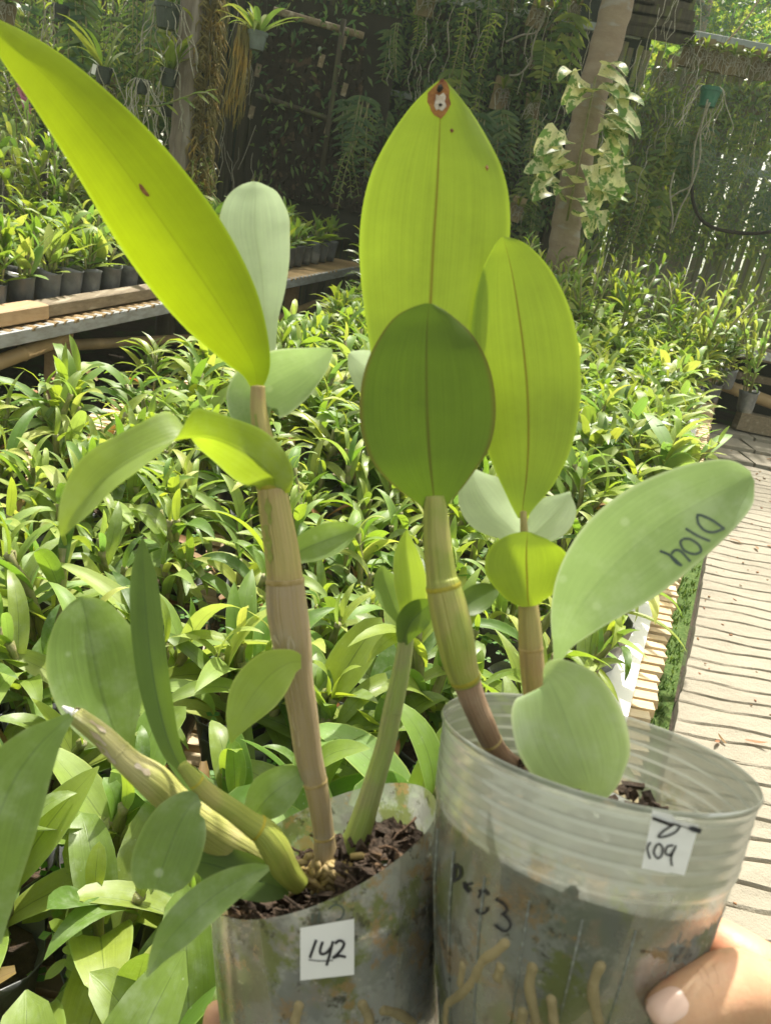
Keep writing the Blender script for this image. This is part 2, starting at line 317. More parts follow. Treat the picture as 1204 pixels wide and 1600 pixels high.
def plastic(name, clear, milk, gloss=.16, stain=None, band=0):
    """thin clear-milky plastic: light passes, some scatters, some glances off"""
    m, n, N = mat(name); co = objco(n)
    f = noise_(n, co, 30, 4, .6)
    tr = N('BsdfTransparent'); inp(n, tr.inputs[0], (.93, .97, .95, 1))
    df = N('BsdfDiffuse'); tl = N('BsdfTranslucent'); gl = N('BsdfGlossy'); gl.inputs['Roughness'].default_value = .22
    col = mix_(n, smooth_(n, f, .35, .7), milk, tuple(a*.86 for a in milk))
    if stain: col = mix_(n, smooth_(n, noise_(n, co, 45, 5, .65), .55, .66), col, stain)
    L(n, col, df.inputs[0]); L(n, col, tl.inputs[0])
    m1 = N('MixShader'); m1.inputs[0].default_value = .5; L(n, df.outputs[0], m1.inputs[1]); L(n, tl.outputs[0], m1.inputs[2])
    m2 = N('MixShader'); L(n, m1.outputs[0], m2.inputs[1]); L(n, tr.outputs[0], m2.inputs[2])
    cf = math_(n, 'ADD', clear-.12, math_(n, 'MULTIPLY', f, .24))
    low = 1.0
    if band: sp0 = N('SeparateXYZ'); L(n, N('UVMap').outputs[0], sp0.inputs[0]); low = smooth_(n, sp0.outputs[1], .012, .05)
    for k, (sc_, th, cc, am) in enumerate(((24, .47, (.50, .52, .48), .6), (34, .50, (.19, .23, .045), .85), (55, .53, (.42, .28, .12), .8), (90, .55, (.06, .06, .035), .85), (200, .60, (.60, .58, .50), .6))):
        o_ = N('VectorMath', operation='ADD'); L(n, co, o_.inputs[0]); o_.inputs[1].default_value = (k*1.7, k*.9, k*2.3)
        mk = math_(n, 'MULTIPLY', math_(n, 'MULTIPLY', smooth_(n, noise_(n, o_.outputs[0], sc_, 5, .7), th, th+.09), am), low)
        col = mix_(n, mk, col, cc); cf = math_(n, 'MULTIPLY', cf, math_(n, 'SUBTRACT', 1.0, math_(n, 'MULTIPLY', mk, .7)))
    L(n, col, df.inputs[0]); L(n, col, tl.inputs[0])
    if band:
        sp = N('SeparateXYZ'); L(n, N('UVMap').outputs[0], sp.inputs[0]); inb = math_(n, 'SUBTRACT', 1.0, smooth_(n, sp.outputs[1], band-.012, band+.014))
        ph_ = math_(n, 'FRACT', math_(n, 'DIVIDE', math_(n, 'SUBTRACT', sp.outputs[1], .004), .0054)); ln_ = math_(n, 'SUBTRACT', 1.0, smooth_(n, math_(n, 'ABSOLUTE', math_(n, 'SUBTRACT', ph_, .14)), .06, .22))
        col = mix_(n, math_(n, 'MULTIPLY', math_(n, 'MULTIPLY', inb, ln_), .28), col, (.72, .76, .70)); L(n, col, df.inputs[0]); L(n, col, tl.inputs[0])
        cf = math_(n, 'SUBTRACT', cf, math_(n, 'MULTIPLY', inb, math_(n, 'ADD', .38, math_(n, 'MULTIPLY', ln_, .14))))
    if stain: cf = math_(n, 'MULTIPLY', cf, math_(n, 'SUBTRACT', 1.0, math_(n, 'MULTIPLY', smooth_(n, noise_(n, co, 45, 5, .65), .55, .66), .5)))
    L(n, cf, m2.inputs[0])
    fr = N('Fresnel'); fr.inputs[0].default_value = 1.4
    m3 = N('MixShader'); L(n, math_(n, 'ADD', math_(n, 'MULTIPLY', fr.outputs[0], gloss*4), .01, True), m3.inputs[0]); L(n, m2.outputs[0], m3.inputs[1]); L(n, gl.outputs[0], m3.inputs[2])
    bb = bump_(n, noise_(n, co, 70, 3), .15, .002)
    for x in (gl, df): L(n, bb, x.inputs['Normal'])
    o = N('OutputMaterial'); L(n, m3.outputs[0], o.inputs[0]); return m
M['pot_clear'] = plastic('pot_clear', .50, (.36, .38, .33), .10, band=.031)
M['pot_bag'] = plastic('pot_bag', .40, (.46, .47, .44), .10)

def core_mat(name, mossy):
    m, n, N = mat(name); co = objco(n)
    a = noise_(n, co, 28, 4, .6); b_ = noise_(n, co, 95, 5, .7); c_ = noise_(n, co, 60, 3, .6); d_ = noise_(n, scalevec(n, co, (1, 1, .4)), 46, 4, .6)
    c = mix_(n, smooth_(n, a, .4, .6), (.05, .065, .05), (.17, .175, .16))
    c = mix_(n, math_(n, 'MULTIPLY', smooth_(n, d_, .48, .6), mossy), c, (.11, .14, .03))
    c = mix_(n, math_(n, 'MULTIPLY', smooth_(n, c_, .53, .62), .85), c, (.30, .19, .09))
    c = mix_(n, math_(n, 'MULTIPLY', smooth_(n, b_, .56, .66), .8), c, (.018, .016, .012))
    c = mix_(n, math_(n, 'MULTIPLY', smooth_(n, noise_(n, co, 130, 2), .62, .66), .7), c, (.42, .42, .36))
    b = N('BsdfPrincipled'); L(n, c, b.inputs['Base Color']); b.inputs['Roughness'].default_value = .6
    L(n, bump_(n, b_, 1, .004), b.inputs['Normal']); o = N('OutputMaterial'); L(n, b.outputs[0], o.inputs[0]); return m
M['core_right'] = core_mat('core_right', .55)
M['core_left'] = core_mat('core_left', .95)

def skin():
    m, n, N = mat('skin'); co = objco(n)
    a = noise_(n, co, 35, 4, .6); f = noise_(n, co, 350, 4, .6)
    c = mix_(n, smooth_(n, a, .3, .7), (.50, .265, .15), (.58, .35, .205))
    c = mix_(n, math_(n, 'MULTIPLY', smooth_(n, noise_(n, co, 60, 3), .5, .75), .45), c, (.60, .22, .13))
    b = N('BsdfPrincipled'); L(n, c, b.inputs['Base Color']); b.inputs['Roughness'].default_value = .5
    b.inputs['Subsurface Weight'].default_value = .25; b.inputs['Subsurface Radius'].default_value = (.006, .003, .0015); b.inputs['Subsurface Scale'].default_value = 1
    L(n, bump_(n, f, .35, .0008), b.inputs['Normal']); o = N('OutputMaterial'); L(n, b.outputs[0], o.inputs[0]); return m
M['skin'] = skin()
M['nail'] = surf_mat('nail', (.72, .50, .40), (.68, .45, .36), 60, .28, 0, spec=.6)

# ------------------------------------------------------------------ setting: ground, path, moss
def sheet(name, x0, x1, y0, y1, z, m, nx=8, ny=8, kind='structure', amp=0, seed=1):
    r = random.Random(seed); b = MB(); vs = []
    for j in range(ny+1):
        for i in range(nx+1):
            x = x0+(x1-x0)*i/nx; y = y0+(y1-y0)*j/ny
            vs.append((x, y, GR*y+z+(r.uniform(-amp, amp) if 0 < i < nx and 0 < j < ny else 0)))
    b.add(vs, [(j*(nx+1)+i, j*(nx+1)+i+1, (j+1)*(nx+1)+i+1, (j+1)*(nx+1)+i) for j in range(ny) for i in range(nx)])
    return tag(b.obj(name, m), kind=kind)
gb = MB()                                      # sloping nursery floor, then level country to the horizon
ys = [-300, -8, 0, 3, 6, 9, 300]; xs = [-300, -6, -2, 0, 2, 6, 300]
gb.add([(x, y, GR*max(-8, min(y, 9))-.02) for y in ys for x in xs],
       [(j*7+i, j*7+i+1, (j+1)*7+i+1, (j+1)*7+i) for j in range(6) for i in range(6)])
tag(gb.obj('ground', M['ground'], smooth=False), kind='structure')
e0 = G(1059, 1106, .03); e1 = G(1139, 691, .03)    # left edge of the ribbed path
pd = (e1-e0); pslope = pd.x/pd.y
def path_x(y): return e0.x+(y-e0.y)*pslope
def build_path():
    r = random.Random(5); b = MB(); rows = []; y = .35; grooves = []; YE = 4.55
    while y < YE:
        grooves.append(y); y += r.uniform(.064, .082)
    rows = [(.2, 0)]
    for g in grooves: rows += [(g-.006, 0), (g-.003, .5), (g, 1), (g+.003, .5), (g+.008, 0), (g+.04, 0)]
    rows.append((YE+.05, 0)); nx = 48; vs = []; gv = []
    ph = [[r.uniform(0, 6.3) for _ in range(4)] for _ in range(len(rows)+1)]
    for j, (yy, g) in enumerate(rows):
        k = (j-1)//6; p = ph[k]
        for i in range(nx+1):
            u = i/nx; x = path_x(yy)+u*1.9 + (.003*math.sin(yy*3.1)+.002*math.sin(yy*8.3) if i == 0 else 0)
            wob = .006*math.sin(u*5+p[0])+.003*math.sin(u*17+p[1])+.003*math.sin(u*43+p[2])-.02*u
            depth = g*(.011+.005*math.sin(u*23+p[3])+.003*math.sin(u*71+p[1]))
            vs.append((x, yy+wob, GR*yy+.03-depth+.002*math.sin(u*37+p[2])+r.uniform(-.0008, .0008))); gv.append(g*(.8+.35*math.sin(u*29+p[3])))
    n = nx+1; fs = [(j*n+i, j*n+i+1, (j+1)*n+i+1, (j+1)*n+i) for j in range(len(rows)-1) for i in range(nx)]
    m0 = len(vs)
    for j in range(len(rows)): v = vs[j*n]; vs.append((v[0]-.004, v[1], v[2]-.06)); gv.append(.9)
    fs += [(m0+j, j*n, (j+1)*n, m0+j+1) for j in range(len(rows)-1)]
    b.add(vs, fs); me = b.mesh('path', [M['concrete']], False)
    a = me.attributes.new('groove', 'FLOAT', 'POINT'); a.data.foreach_set('value', [max(0, min(1, q)) for q in gv])
    return tag(link('path', me), kind='structure')
build_path()
# flat pavers where the path turns in front of the far bench, each a slab of its own
pav = tag(empty('pavement'), kind='structure')
for i in range(8):
    for j in range(3):
        b = MB(); x = path_x(4.7)-.3+i*.30+j*.11; y = 4.78+j*.30
        b.box((x, y, GR*y+.012+rnd.uniform(-.002, .002)), (.285, .285, .04), Matrix.Rotation(.0, 3, 'Z'), .003)
        b.obj('paving_slab', M['concrete'], pav, False)
# moss strip between bench and path
def strip_obj(name, y0, y1, x_off0, x_off1, z, m, ny=60, nx=5, amp=.006):
    r = random.Random(3); b = MB(); vs = []
    for j in range(ny+1):
        y = y0+(y1-y0)*j/ny
        for i in range(nx+1):
            x = path_x(y)+x_off0+(x_off1-x_off0)*i/nx; vs.append((x, y, GR*y+z+r.uniform(-amp, amp)))
    b.add(vs, [(j*(nx+1)+i, j*(nx+1)+i+1, (j+1)*(nx+1)+i+1, (j+1)*(nx+1)+i) for j in range(ny) for i in range(nx)])
    return b.obj(name, m)
tag(strip_obj('moss_ground', .3, 4.6, -.55, -.012, .0, M['moss'], 260, 14, .004), kind='structure')
def tufts():
    r = random.Random(9); b = MB()
    for _ in range(16000):
        y = .6+4*r.random()**1.3; x = path_x(y)-.02-.42*r.random(); z = GR*y
        if math.sin(y*9+x*31)*math.sin(x*47-y*23) > .35 and r.random() < .85: continue
        s = r.uniform(.005, .016); a = r.uniform(0, 6.3); d = Vector((math.cos(a), math.sin(a), 0)); t = Vector((r.uniform(-.5, .5), r.uniform(-.5, .5), 1)).normalized()
        p = Vector((x, y, z)); b.add([p-d*s*.3, p+d*s*.3, p+t*s*1.4+d*s*.3], [(0, 1, 2)])
    return b.obj('moss', M['moss_tuft'])
tag(tufts(), 'low green moss and tiny weeds in the strip beside the ribbed path', 'moss', kind='stuff')

def grit():
    r = random.Random(19); b = MB()
    for _ in range(220):
        y = r.uniform(.9, 4.6) if r.random() < .7 else r.uniform(4.3, 5.2); x = path_x(y)+.02+r.random()**1.6*1.3; s_ = r.uniform(.0015, .006)*(1.8 if y > 4 else 1)
        b.box((x, y, GR*y+.033), (s_*r.uniform(1, 3), s_, s_*.5), Matrix.Rotation(r.uniform(0, 3), 3, 'Z'), s_*.2)
    for _ in range(26):
        y = r.uniform(1.2, 5.0); x = path_x(y)+.03+r.random()*1.1; lb, _m = leaf_mesh('l', r.uniform(.03, .07), r.uniform(.01, .022), None, r.uniform(-1, 1), .4, 5, .1, 0, cross=1)
        mm = Matrix.Translation((x, y, GR*y+.036)) @ Matrix.Rotation(r.uniform(0, 6.28), 4, 'Z'); b.add([mm @ Vector(v) for v in lb.v], lb.f, lb.uv)
    return b.obj('litter', M['dry_leaf'])
# ------------------------------------------------------------------ leaves and plants for the beds
def leaf_mesh(name, Ln, W, m, curl=1.0, fold=.35, n=7, start=.15, twist=0, kind='lance', cross=2):
    """blade along +Y from the origin, arching; fold is the keel depth"""
    b = MB(); vs = []; uv = []; ang = start; p = Vector((0, 0, 0)); st = Ln/n
    for i in range(n+1):
        t = i/n
        if kind == 'lance': w_ = W*.5*(math.sin(math.pi*min(1, t*.86+.14))**.75)*(1-.12*t)
        elif kind == 'oval': w_ = W*.5*(math.sin(math.pi*(t*.93+.05))**.55)
        elif kind == 'heart': w_ = W*.5*(1.05*(1-t)**.55*min(1, (t+.12)*5)**.5)
        else: w_ = W*.5*(1-t)**.6
        if i == n: w_ = W*.015
        d = Vector((0, math.cos(ang), math.sin(ang))); nn = Vector((0, -math.sin(ang), math.cos(ang)))
        tw = twist*t; sx = Vector((1, 0, 0))*math.cos(tw)+nn*math.sin(tw); n2 = nn*math.cos(tw)-Vector((1, 0, 0))*math.sin(tw)
        for k in range(-cross, cross+1):
            u = k/cross; f_ = fold*(1-.5*t)
            vs.append(p+sx*(u*w_*math.cos(f_*.6))+n2*(abs(u)**1.3*w_*f_)); uv.append((.5+.5*u, t))
        p = p+d*st; ang -= curl*(.5+t)/n
    c = 2*cross+1
    b.add(vs, [(i*c+k, i*c+k+1, (i+1)*c+k+1, (i+1)*c+k) for i in range(n) for k in range(c-1)], uv)
    return b, (b.mesh(name, [m]) if m else None)
tag(grit(), 'brown crumbs and dry leaf scraps scattered on the ribbed path', 'litter', kind='stuff')
leaf_lib = {}
rl = random.Random(21)
narrow_lib = {}
for key in ('bed_leaf', 'bed_leaf_light', 'bed_leaf_blue'):
    leaf_lib[key] = [leaf_mesh('leaf', rl.uniform(.88, 1.1), rl.uniform(.27, .40), M[key], rl.uniform(.3, 1.9), rl.uniform(.15, .5), 9, rl.uniform(-.1, .3), rl.uniform(-.5, .5), rl.choice(['lance', 'lance', 'oval']))[1] for _ in range(7)]
    narrow_lib[key] = [leaf_mesh('leaf', rl.uniform(.95, 1.2), rl.uniform(.17, .25), M[key], rl.uniform(.9, 2.6), rl.uniform(.2, .6), 10, rl.uniform(0, .5), rl.uniform(-.5, .5), 'lance')[1] for _ in range(9)]

def frame(y, up, roll=0):
    """matrix whose +Y is y and whose +Z is as close to up as can be"""
    y = y.normalized(); x = y.cross(up).normalized(); z = x.cross(y)
    return Matrix((x, y, z)).transposed().to_4x4() @ Matrix.Rotation(roll, 4, 'Y')
def plan_plant(r, ncane, h, nleaf, LL, lean=.25, wide=1.0):
    """canes as polylines and leaves as (place, matrix, size)"""
    canes = []; leaves = []
    for c in range(ncane):
        a = r.uniform(0, 6.28); ln = r.uniform(.05, lean); hh = h*r.uniform(.7, 1.15); base = Vector((math.cos(a)*.015*c, math.sin(a)*.015*c, .10))
        pts = [base+Vector((math.cos(a)*ln*hh*t*t, math.sin(a)*ln*hh*t*t, hh*t)) for t in (0, .33, .66, 1)]
        canes.append(pts); az = r.uniform(0, 6.28)
        nl = max(3, int(nleaf*r.uniform(.8, 1.2)))
        for i in range(nl):
            t = .15+.85*(i/(nl-1)); p = Vector(crom([tuple(q) for q in pts], 21)[min(20, int(t*20))])
            az2 = az+math.pi*i+r.uniform(-.45, .45); el = (1-t)*.15+t*1.15+r.uniform(-.25, .25)
            if i == nl-1: el = 1.35
            d = Vector((math.cos(az2)*math.cos(el), math.sin(az2)*math.cos(el), math.sin(el)))
            s = LL*(.75+.45*math.sin(math.pi*min(1, .25+t*.75)))*r.uniform(.75, 1.15)
            if i == nl-1: s *= .7
            if t < .3: s *= .8
            leaves.append((p, frame(d, Vector((0, 0, 1)) if el < 1.2 else Vector((-math.cos(az2), -math.sin(az2), .3)), r.uniform(-.3, .3)), s))
    return canes, leaves
def bag_mesh(name, rad, h, r, m, flare=1.12):
    b = MB(); seg = 14; vs = []; rows = [(0, .82), (.25, .9), (.6, .98), (.9, 1.04), (1, flare), (1.0, flare*.97), (.8, .93)]
    ph = r.uniform(0, 6)
    for hh, k in rows:
        for s in range(seg):
            a = 2*math.pi*s/seg; q = rad*k*(1+.05*math.sin(3*a+ph)+.03*math.sin(7*a+ph*2)); vs.append((q*math.cos(a), q*math.sin(a), h*hh+(h*.06*math.sin(2*a+ph) if hh >= 1 else 0)))
    fs = [(i*seg+s, i*seg+(s+1) % seg, (i+1)*seg+(s+1) % seg, (i+1)*seg+s) for i in range(len(rows)-1) for s in range(seg)]
    fs.append(tuple(range(seg))[::-1]); b.add(vs, fs); return b.mesh(name, [m])
def mix_mesh(rad, z, r, m):
    b = MB(); seg = 12; vs = [(0, 0, z+.01)]
    for q in (.5, 1):
        for s in range(seg): a = 2*math.pi*s/seg; vs.append((rad*q*math.cos(a), rad*q*math.sin(a), z+r.uniform(-.006, .008)))
    b.add(vs, [(0, 1+s, 1+(s+1) % seg) for s in range(seg)]+[(1+s, 13+s, 13+(s+1) % seg, 1+(s+1) % seg) for s in range(seg)]); return b.mesh('potting_mix', [m])
bag_meshes = [bag_mesh('pot', .05, .12, rl, M['poly_bag']) for _ in range(4)]
mix_meshes = [mix_mesh(.046, .10, rl, M['soil']) for _ in range(3)]

def near_proto(seed, ncane, h, nleaf, LL, keys, lib=leaf_lib):
    r = random.Random(seed); root = thing('potted_orchid', 'x', 'orchid', (0, 0, -50))
    canes, leaves = plan_plant(r, ncane, h, nleaf, LL)
    link('pot', r.choice(bag_meshes), None, root); link('potting_mix', r.choice(mix_meshes), None, root)
    for c in canes:
        b = MB(); pp = crom([tuple(q) for q in c], 9); b.tube(pp, [.0062*(1+.25*math.sin(i*2.4)) for i in range(9)], 7); b.obj('cane', M['cane_far'], root)
    for p, mt, s in leaves:
        o = link('leaf', r.choice(lib[r.choice(keys)]), None, root); o.matrix_local = Matrix.Translation(p) @ mt @ Matrix.Diagonal((s, s, s, 1))
    return root
def far_proto(seed, ncane, h, nleaf, LL, m, name='potted_orchid', wr=(.18, .27), curl=(.8, 2.5), pot=True):
    r = random.Random(seed); root = thing(name, 'x', 'orchid', (0, 0, -50))
    canes, leaves = plan_plant(r, ncane, h, nleaf, LL, .3)
    if pot: link('pot', r.choice(bag_meshes), None, root)
    cb = MB()
    for c in canes: cb.tube(c, .0055, 5)
    cb.obj('canes', M['cane_far'], root)
    fb = MB()
    for p, mt, s in leaves:
        lb, _ = leaf_mesh('l', 1, r.uniform(*wr), None, r.uniform(*curl), r.uniform(.15, .5), 5, r.uniform(-.1, .3), r.uniform(-.5, .5), cross=1)
        mm = Matrix.Translation(p) @ mt @ Matrix.Diagonal((s, s, s, 1)); fb.add([mm @ Vector(v) for v in lb.v], lb.f, lb.uv)
    f = fb.obj('leaves', m, root); f['kind'] = 'stuff'
    return root
KL = ['bed_leaf', 'bed_leaf', 'bed_leaf_light', 'bed_leaf_blue', 'bed_leaf_blue']
nears = [near_proto(100+i, 2, rl.uniform(.07, .13), rl.choice([5, 6, 6]), rl.uniform(.115, .14), KL) for i in range(7)]
KL2 = ['bed_leaf', 'bed_leaf', 'bed_leaf_light', 'bed_leaf_light', 'bed_leaf_blue']
nears += [near_proto(140+i, 3, rl.uniform(.09, .16), 6, rl.uniform(.125, .155), KL2, narrow_lib) for i in range(8)]
fars = [far_proto(200+i, 4, rl.uniform(.09, .20), 8, rl.uniform(.13, .16), M[k]) for i, k in enumerate(['bed_leaf', 'bed_leaf_light', 'bed_leaf', 'far_leaf', 'bed_leaf_light', 'bed_leaf', 'bed_leaf_blue'])]
talls = [far_proto(300+i, 4, rl.uniform(.36, .52), 14, rl.uniform(.10, .13), M[k], 'tall_orchid', (.22, .32), (.6, 2.0)) for i, k in enumerate(['far_leaf', 'bed_leaf', 'far_leaf', 'bed_leaf_light'])]
slims = [far_proto(330+i, 3, rl.uniform(.36, .5), 15, rl.uniform(.085, .11), M['far_leaf'], 'tall_orchid', (.16, .24)) for i in range(3)]
smalls = [far_proto(360+i, 3, rl.uniform(.07, .12), 6, rl.uniform(.10, .13), M[k], 'bagged_orchid', (.26, .36), (.2, 1.0)) for i, k in enumerate(['bed_leaf', 'far_leaf', 'bed_leaf', 'bed_leaf_light'])]
protos_used = set()
def place(proto, loc, rz, label, group, s=1.0, tilt=(0, 0), cat=None):
    if proto.name in protos_used: o = copy_tree(proto)
    else: protos_used.add(proto.name); o = proto
    o.location = loc; o.rotation_euler = (tilt[0], tilt[1], rz); o.scale = (s, s, s)
    tag(o, label, cat, group); return o

# ------------------------------------------------------------------ the bed: deck, white board, plants
DH = .43                                       # deck height above the ground
b0 = G(985, 1100, DH); b1 = G(1023, 946, DH)   # inner end of the bare slat ends
bs = (b1.x-b0.x)/(b1.y-b0.y)
def edge_x(y): return b0.x+(y-b0.y)*bs
c0 = G(1021, 1105, DH); c1_ = G(1050, 946, DH)
def end_x(y): return c0.x+(y-c0.y)*bs
lb0 = G(0, 520, .62); lb1 = G(470, 432, .62)    # front edge of the left bench
ls = (lb1.x-lb0.x)/(lb1.y-lb0.y)
def lbench_x(y): return lb0.x+(y-lb0.y)*ls
bench = thing('plant_bench', 'low slatted bench under the orchid bed with bare slat ends by the path', 'bench', (0, 0, 0))
slat_me = []
for k in range(4):
    b = MB(); b.box((-.5, 0, 0), (1.0, .027, .022), None, .0012); slat_me.append(b.mesh('slat', [M['deck']], False))
y = .25
while y < 4.9:
    o = link('slat', rnd.choice(slat_me), None, bench)
    o.location = (end_x(y)+.004*math.sin(y*40), y, GR*y+DH-.012+rnd.uniform(-.001, .001)); o.rotation_euler = (0, 0, rnd.uniform(-.006, .006)); o.scale = (end_x(y)-max(-.62*y-.7, lbench_x(y)+.36), 1, 1); y += .0355
for yy in (.6, 2.2, 3.6):
    for xx in (edge_x(yy)-.1, edge_x(yy)-1.6):
        b = MB(); b.box((xx, yy, GR*yy+.19), (.06, .06, .40)); b.obj('leg', M['wood_old'], bench, False)
wb = MB(); y0, y1 = .3, 4.8
wb.beam((edge_x(y0)-.087, y0, GR*y0+DH+.010), (edge_x(y1)-.087-.02, y1, GR*y1+DH+.010), .17, .014)
tag(wb.obj('board', M['white_board'], None, False), 'long white painted board lying along the right edge of the orchid bed', 'board')

def bed_plants():
    r = random.Random(11); cnt = 0; y = .34; row = 0
    while y < 4.85:
        sp = .128 if y < 1.9 else .172
        xr = edge_x(y)-.12; xl = max(lbench_x(y)+(.40 if y < 1.9 else .56), -.66*y-.26)
        x = xr-(.07 if row % 2 else 0)
        while x > xl:
            xx, yy = x+r.uniform(-.03, .03), y+r.uniform(-.03, .03); x -= sp
            v = Vector((xx, yy, GR*yy+DH+.2))-CAM
            if y > 2.05 and 602+FPX*v.dot(RT)/v.dot(fwd) < 245: continue
            loc = (xx, yy, GR*yy+DH+.001)
            if y < 1.9:
                p = r.choice(nears[:7] if y < .85 else nears[3:] if y < 1.25 else nears[7:]); s = r.uniform(.9, 1.12)*(1.12 if y < 1.1 else .97)
            else: p = r.choice(fars); s = r.uniform(.95, 1.2)
            v = Vector((xx, yy, GR*yy+DH+.2))-CAM; px = 602+FPX*v.dot(RT)/v.dot(fwd)
            if xx > edge_x(yy)-.25: wh = ('hanging over the nearest stretch of the white board' if y < 1.5 else 'over the white board beside the marked leaf' if y < 2.6 else 'at the bed edge near the far end of the white board')
            else:
                col = ('left of the long dark upright leaf' if px < 215 else 'between the dark upright leaf and the tan cane' if px < 440 else 'between the tan cane and the ridged pot plant' if px < 700 else 'right of the olive cane')
                row_ = ('in front rows' if y < 1.0 else 'in near rows' if y < 1.6 else 'in middle rows' if y < 2.5 else 'in back rows' if y < 3.6 else 'in last rows'); wh = row_+' '+col
            lab = ('broad leaved' if y < 1.0 else 'arching leaved' if y < 2.5 else 'small looking')+' orchid '+wh; grp = 'bed orchids '+wh
            place(p, loc, r.uniform(0, 6.28), lab, grp, s, (r.uniform(-.14, .14), r.uniform(-.14, .14))); cnt += 1
        y += sp*.9; row += 1
    return cnt
NB = bed_plants()
def tall_plants():
    r = random.Random(12); n = 0
    for i in range(62):                        # tall canes at the far end
        y = r.uniform(4.1, 5.5); xl = lbench_x(y)+.25; xr = edge_x(y)+.25; x = xl+(xr-xl)*r.random()
        sunny = x > .5
        place(r.choice(talls), (x, y, GR*y+DH+.001), r.uniform(0, 6.28),
              'tall sunlit orchid at the back of the bed below the variegated climber' if sunny else 'tall shaded orchid at the back of the bed before the dark panel',
              'tall sunlit orchids at the back' if sunny else 'tall shaded orchids at the back', r.uniform(.8, 1.15), (r.uniform(-.12, .12), r.uniform(-.12, .12))); n += 1
    return n
tall_plants()

# clover and weeds between the near pots
def weeds():
    r = random.Random(14); b = MB()
    for _ in range(1500):
        y = r.uniform(.55, 2.4); x = r.uniform(max(-.62*y-.2, lbench_x(y)+.3), edge_x(y)-.15); z = GR*y+DH+r.uniform(.10, .17)
        c = Vector((x, y, z)); s = r.uniform(.006, .011); a0 = r.uniform(0, 6)
        for k in range(3):
            a = a0+k*2.09; d = Vector((math.cos(a), math.sin(a), r.uniform(-.2, .3))); e = Vector((-math.sin(a), math.cos(a), 0))
            b.add([c, c+d*s*.7-e*s*.55, c+d*s*1.25, c+d*s*.7+e*s*.55], [(0, 1, 2, 3)], [(.5, 0), (0, .5), (.5, 1), (1, .5)])
    return b.obj('clover', M['clover'])
tag(weeds(), 'tiny clover weeds growing over the pots between the bed orchids', 'clover', kind='stuff')
def litter():
    r = random.Random(15); b = MB()
    for _ in range(140):
        y = r.uniform(.5, 2.4); x = r.uniform(max(-.62*y-.2, lbench_x(y)+.3), edge_x(y)-.15); z = GR*y+DH+r.uniform(.11, .2)
        lb, _m = leaf_mesh('l', r.uniform(.05, .09), r.uniform(.015, .03), None, r.uniform(-1, 3), .5, 5, .2, r.uniform(-1, 1), cross=1)
        mm = Matrix.Translation((x, y, z)) @ Matrix.Rotation(r.uniform(0, 6.28), 4, 'Z') @ Matrix.Rotation(r.uniform(-.8, .8), 4, 'X')
        b.add([mm @ Vector(v) for v in lb.v], lb.f, lb.uv)
    return b.obj('dead_leaves', M['dry_leaf'])
tag(litter(), 'dry brown dead leaves caught among the bed orchids', 'dead leaves', kind='stuff')

# the small light green weed at lower left
wd = thing('weed', 'small pale green weed seedling standing among broad leaves at lower left', 'weed', Q(108, 1560, .80))
base = Q(108, 1560, .80)
def rel(p, o): return Vector(p)-Vector(o)
b = MB(); b.tube([(0, 0, 0), rel(Q(106, 1500, .79), base), rel(Q(104, 1430, .78), base), rel(Q(112, 1400, .78), base)], [.0016, .0014, .001, .0005], 6); b.obj('stem', M['cane_green'], wd)
for (px, py, qx, qy, wv) in [(104, 1500, 160, 1502, .5), (104, 1500, 70, 1530, .45), (106, 1515, 125, 1528, .5), (104, 1455, 78, 1440, .5), (104, 1455, 128, 1458, .45), (104, 1478, 112, 1490, .6)]:
    a, c = rel(Q(px, py, .78), base), rel(Q(qx, qy, .765), base); ln = (c-a).length
    _, me = leaf_mesh('leaf', ln, ln*wv, M['yellow_green'], .5, .2, 6, .1, 0, 'oval')
    o = link('leaf', me, None, wd); o.matrix_local = Matrix.Translation(a) @ frame(c-a, (CAM-Q(px, py, .78)).normalized()+Vector((0, 0, .6)))

# ------------------------------------------------------------------ left bench with bagged orchids
LH = .62
lben = thing('bamboo_bench', 'raised bench of split bamboo with a grey metal edge at left', 'bench', (0, 0, 0))
ldir = Vector((ls, 1, GR)).normalized(); lperp = Vector((-1, ls, 0)).normalized()
b = MB(); ya, yb = 1.6, 5.6
pa = Vector((lbench_x(ya), ya, GR*ya+LH-.024)); pb = Vector((lbench_x(yb), yb, GR*yb+LH-.024))
b.beam(pa, pb, .03, .05, bev=.003); b.obj('edge_rail', M['zinc'], lben, False)
sm = []
for k in range(4):                             # split bamboo laths: arched in section
    b = MB(); seg = 6; vs = []; Wd = .024
    for xx in (0, -.7, -1.4):
        for s in range(seg+1):
            a = math.pi*s/seg; vs.append((xx+rnd.uniform(-.003, .003), -Wd*math.cos(a), Wd*.55*math.sin(a)))
    b.add(vs, [(i*(seg+1)+s, i*(seg+1)+s+1, (i+1)*(seg+1)+s+1, (i+1)*(seg+1)+s) for i in range(2) for s in range(seg)]+[tuple(range(seg+1))]); sm.append(b.mesh('slat', [M['bamboo']]))
y = ya
while y < yb:
    o = link('slat', rnd.choice(sm), None, lben); o.location = (lbench_x(y)+.012+rnd.uniform(-.006, .006), y, GR*y+LH-.009); o.rotation_euler = (0, 0, -math.atan(ls)*0+rnd.uniform(-.02, .02)); y += .049
def bamboo_pole(name, a, b_, rad, m, parent, nodes=(.3, .7), seg=16):
    a, b_ = Vector(a), Vector(b_); ts = [0]; rr = [rad]
    for q in nodes: ts += [q-.006, q, q+.006]; rr += [rad, rad*1.12, rad]
    ts.append(1); rr.append(rad); mb = MB(); mb.tube([a.lerp(b_, t) for t in ts], rr, seg); return mb.obj(name, m, parent)
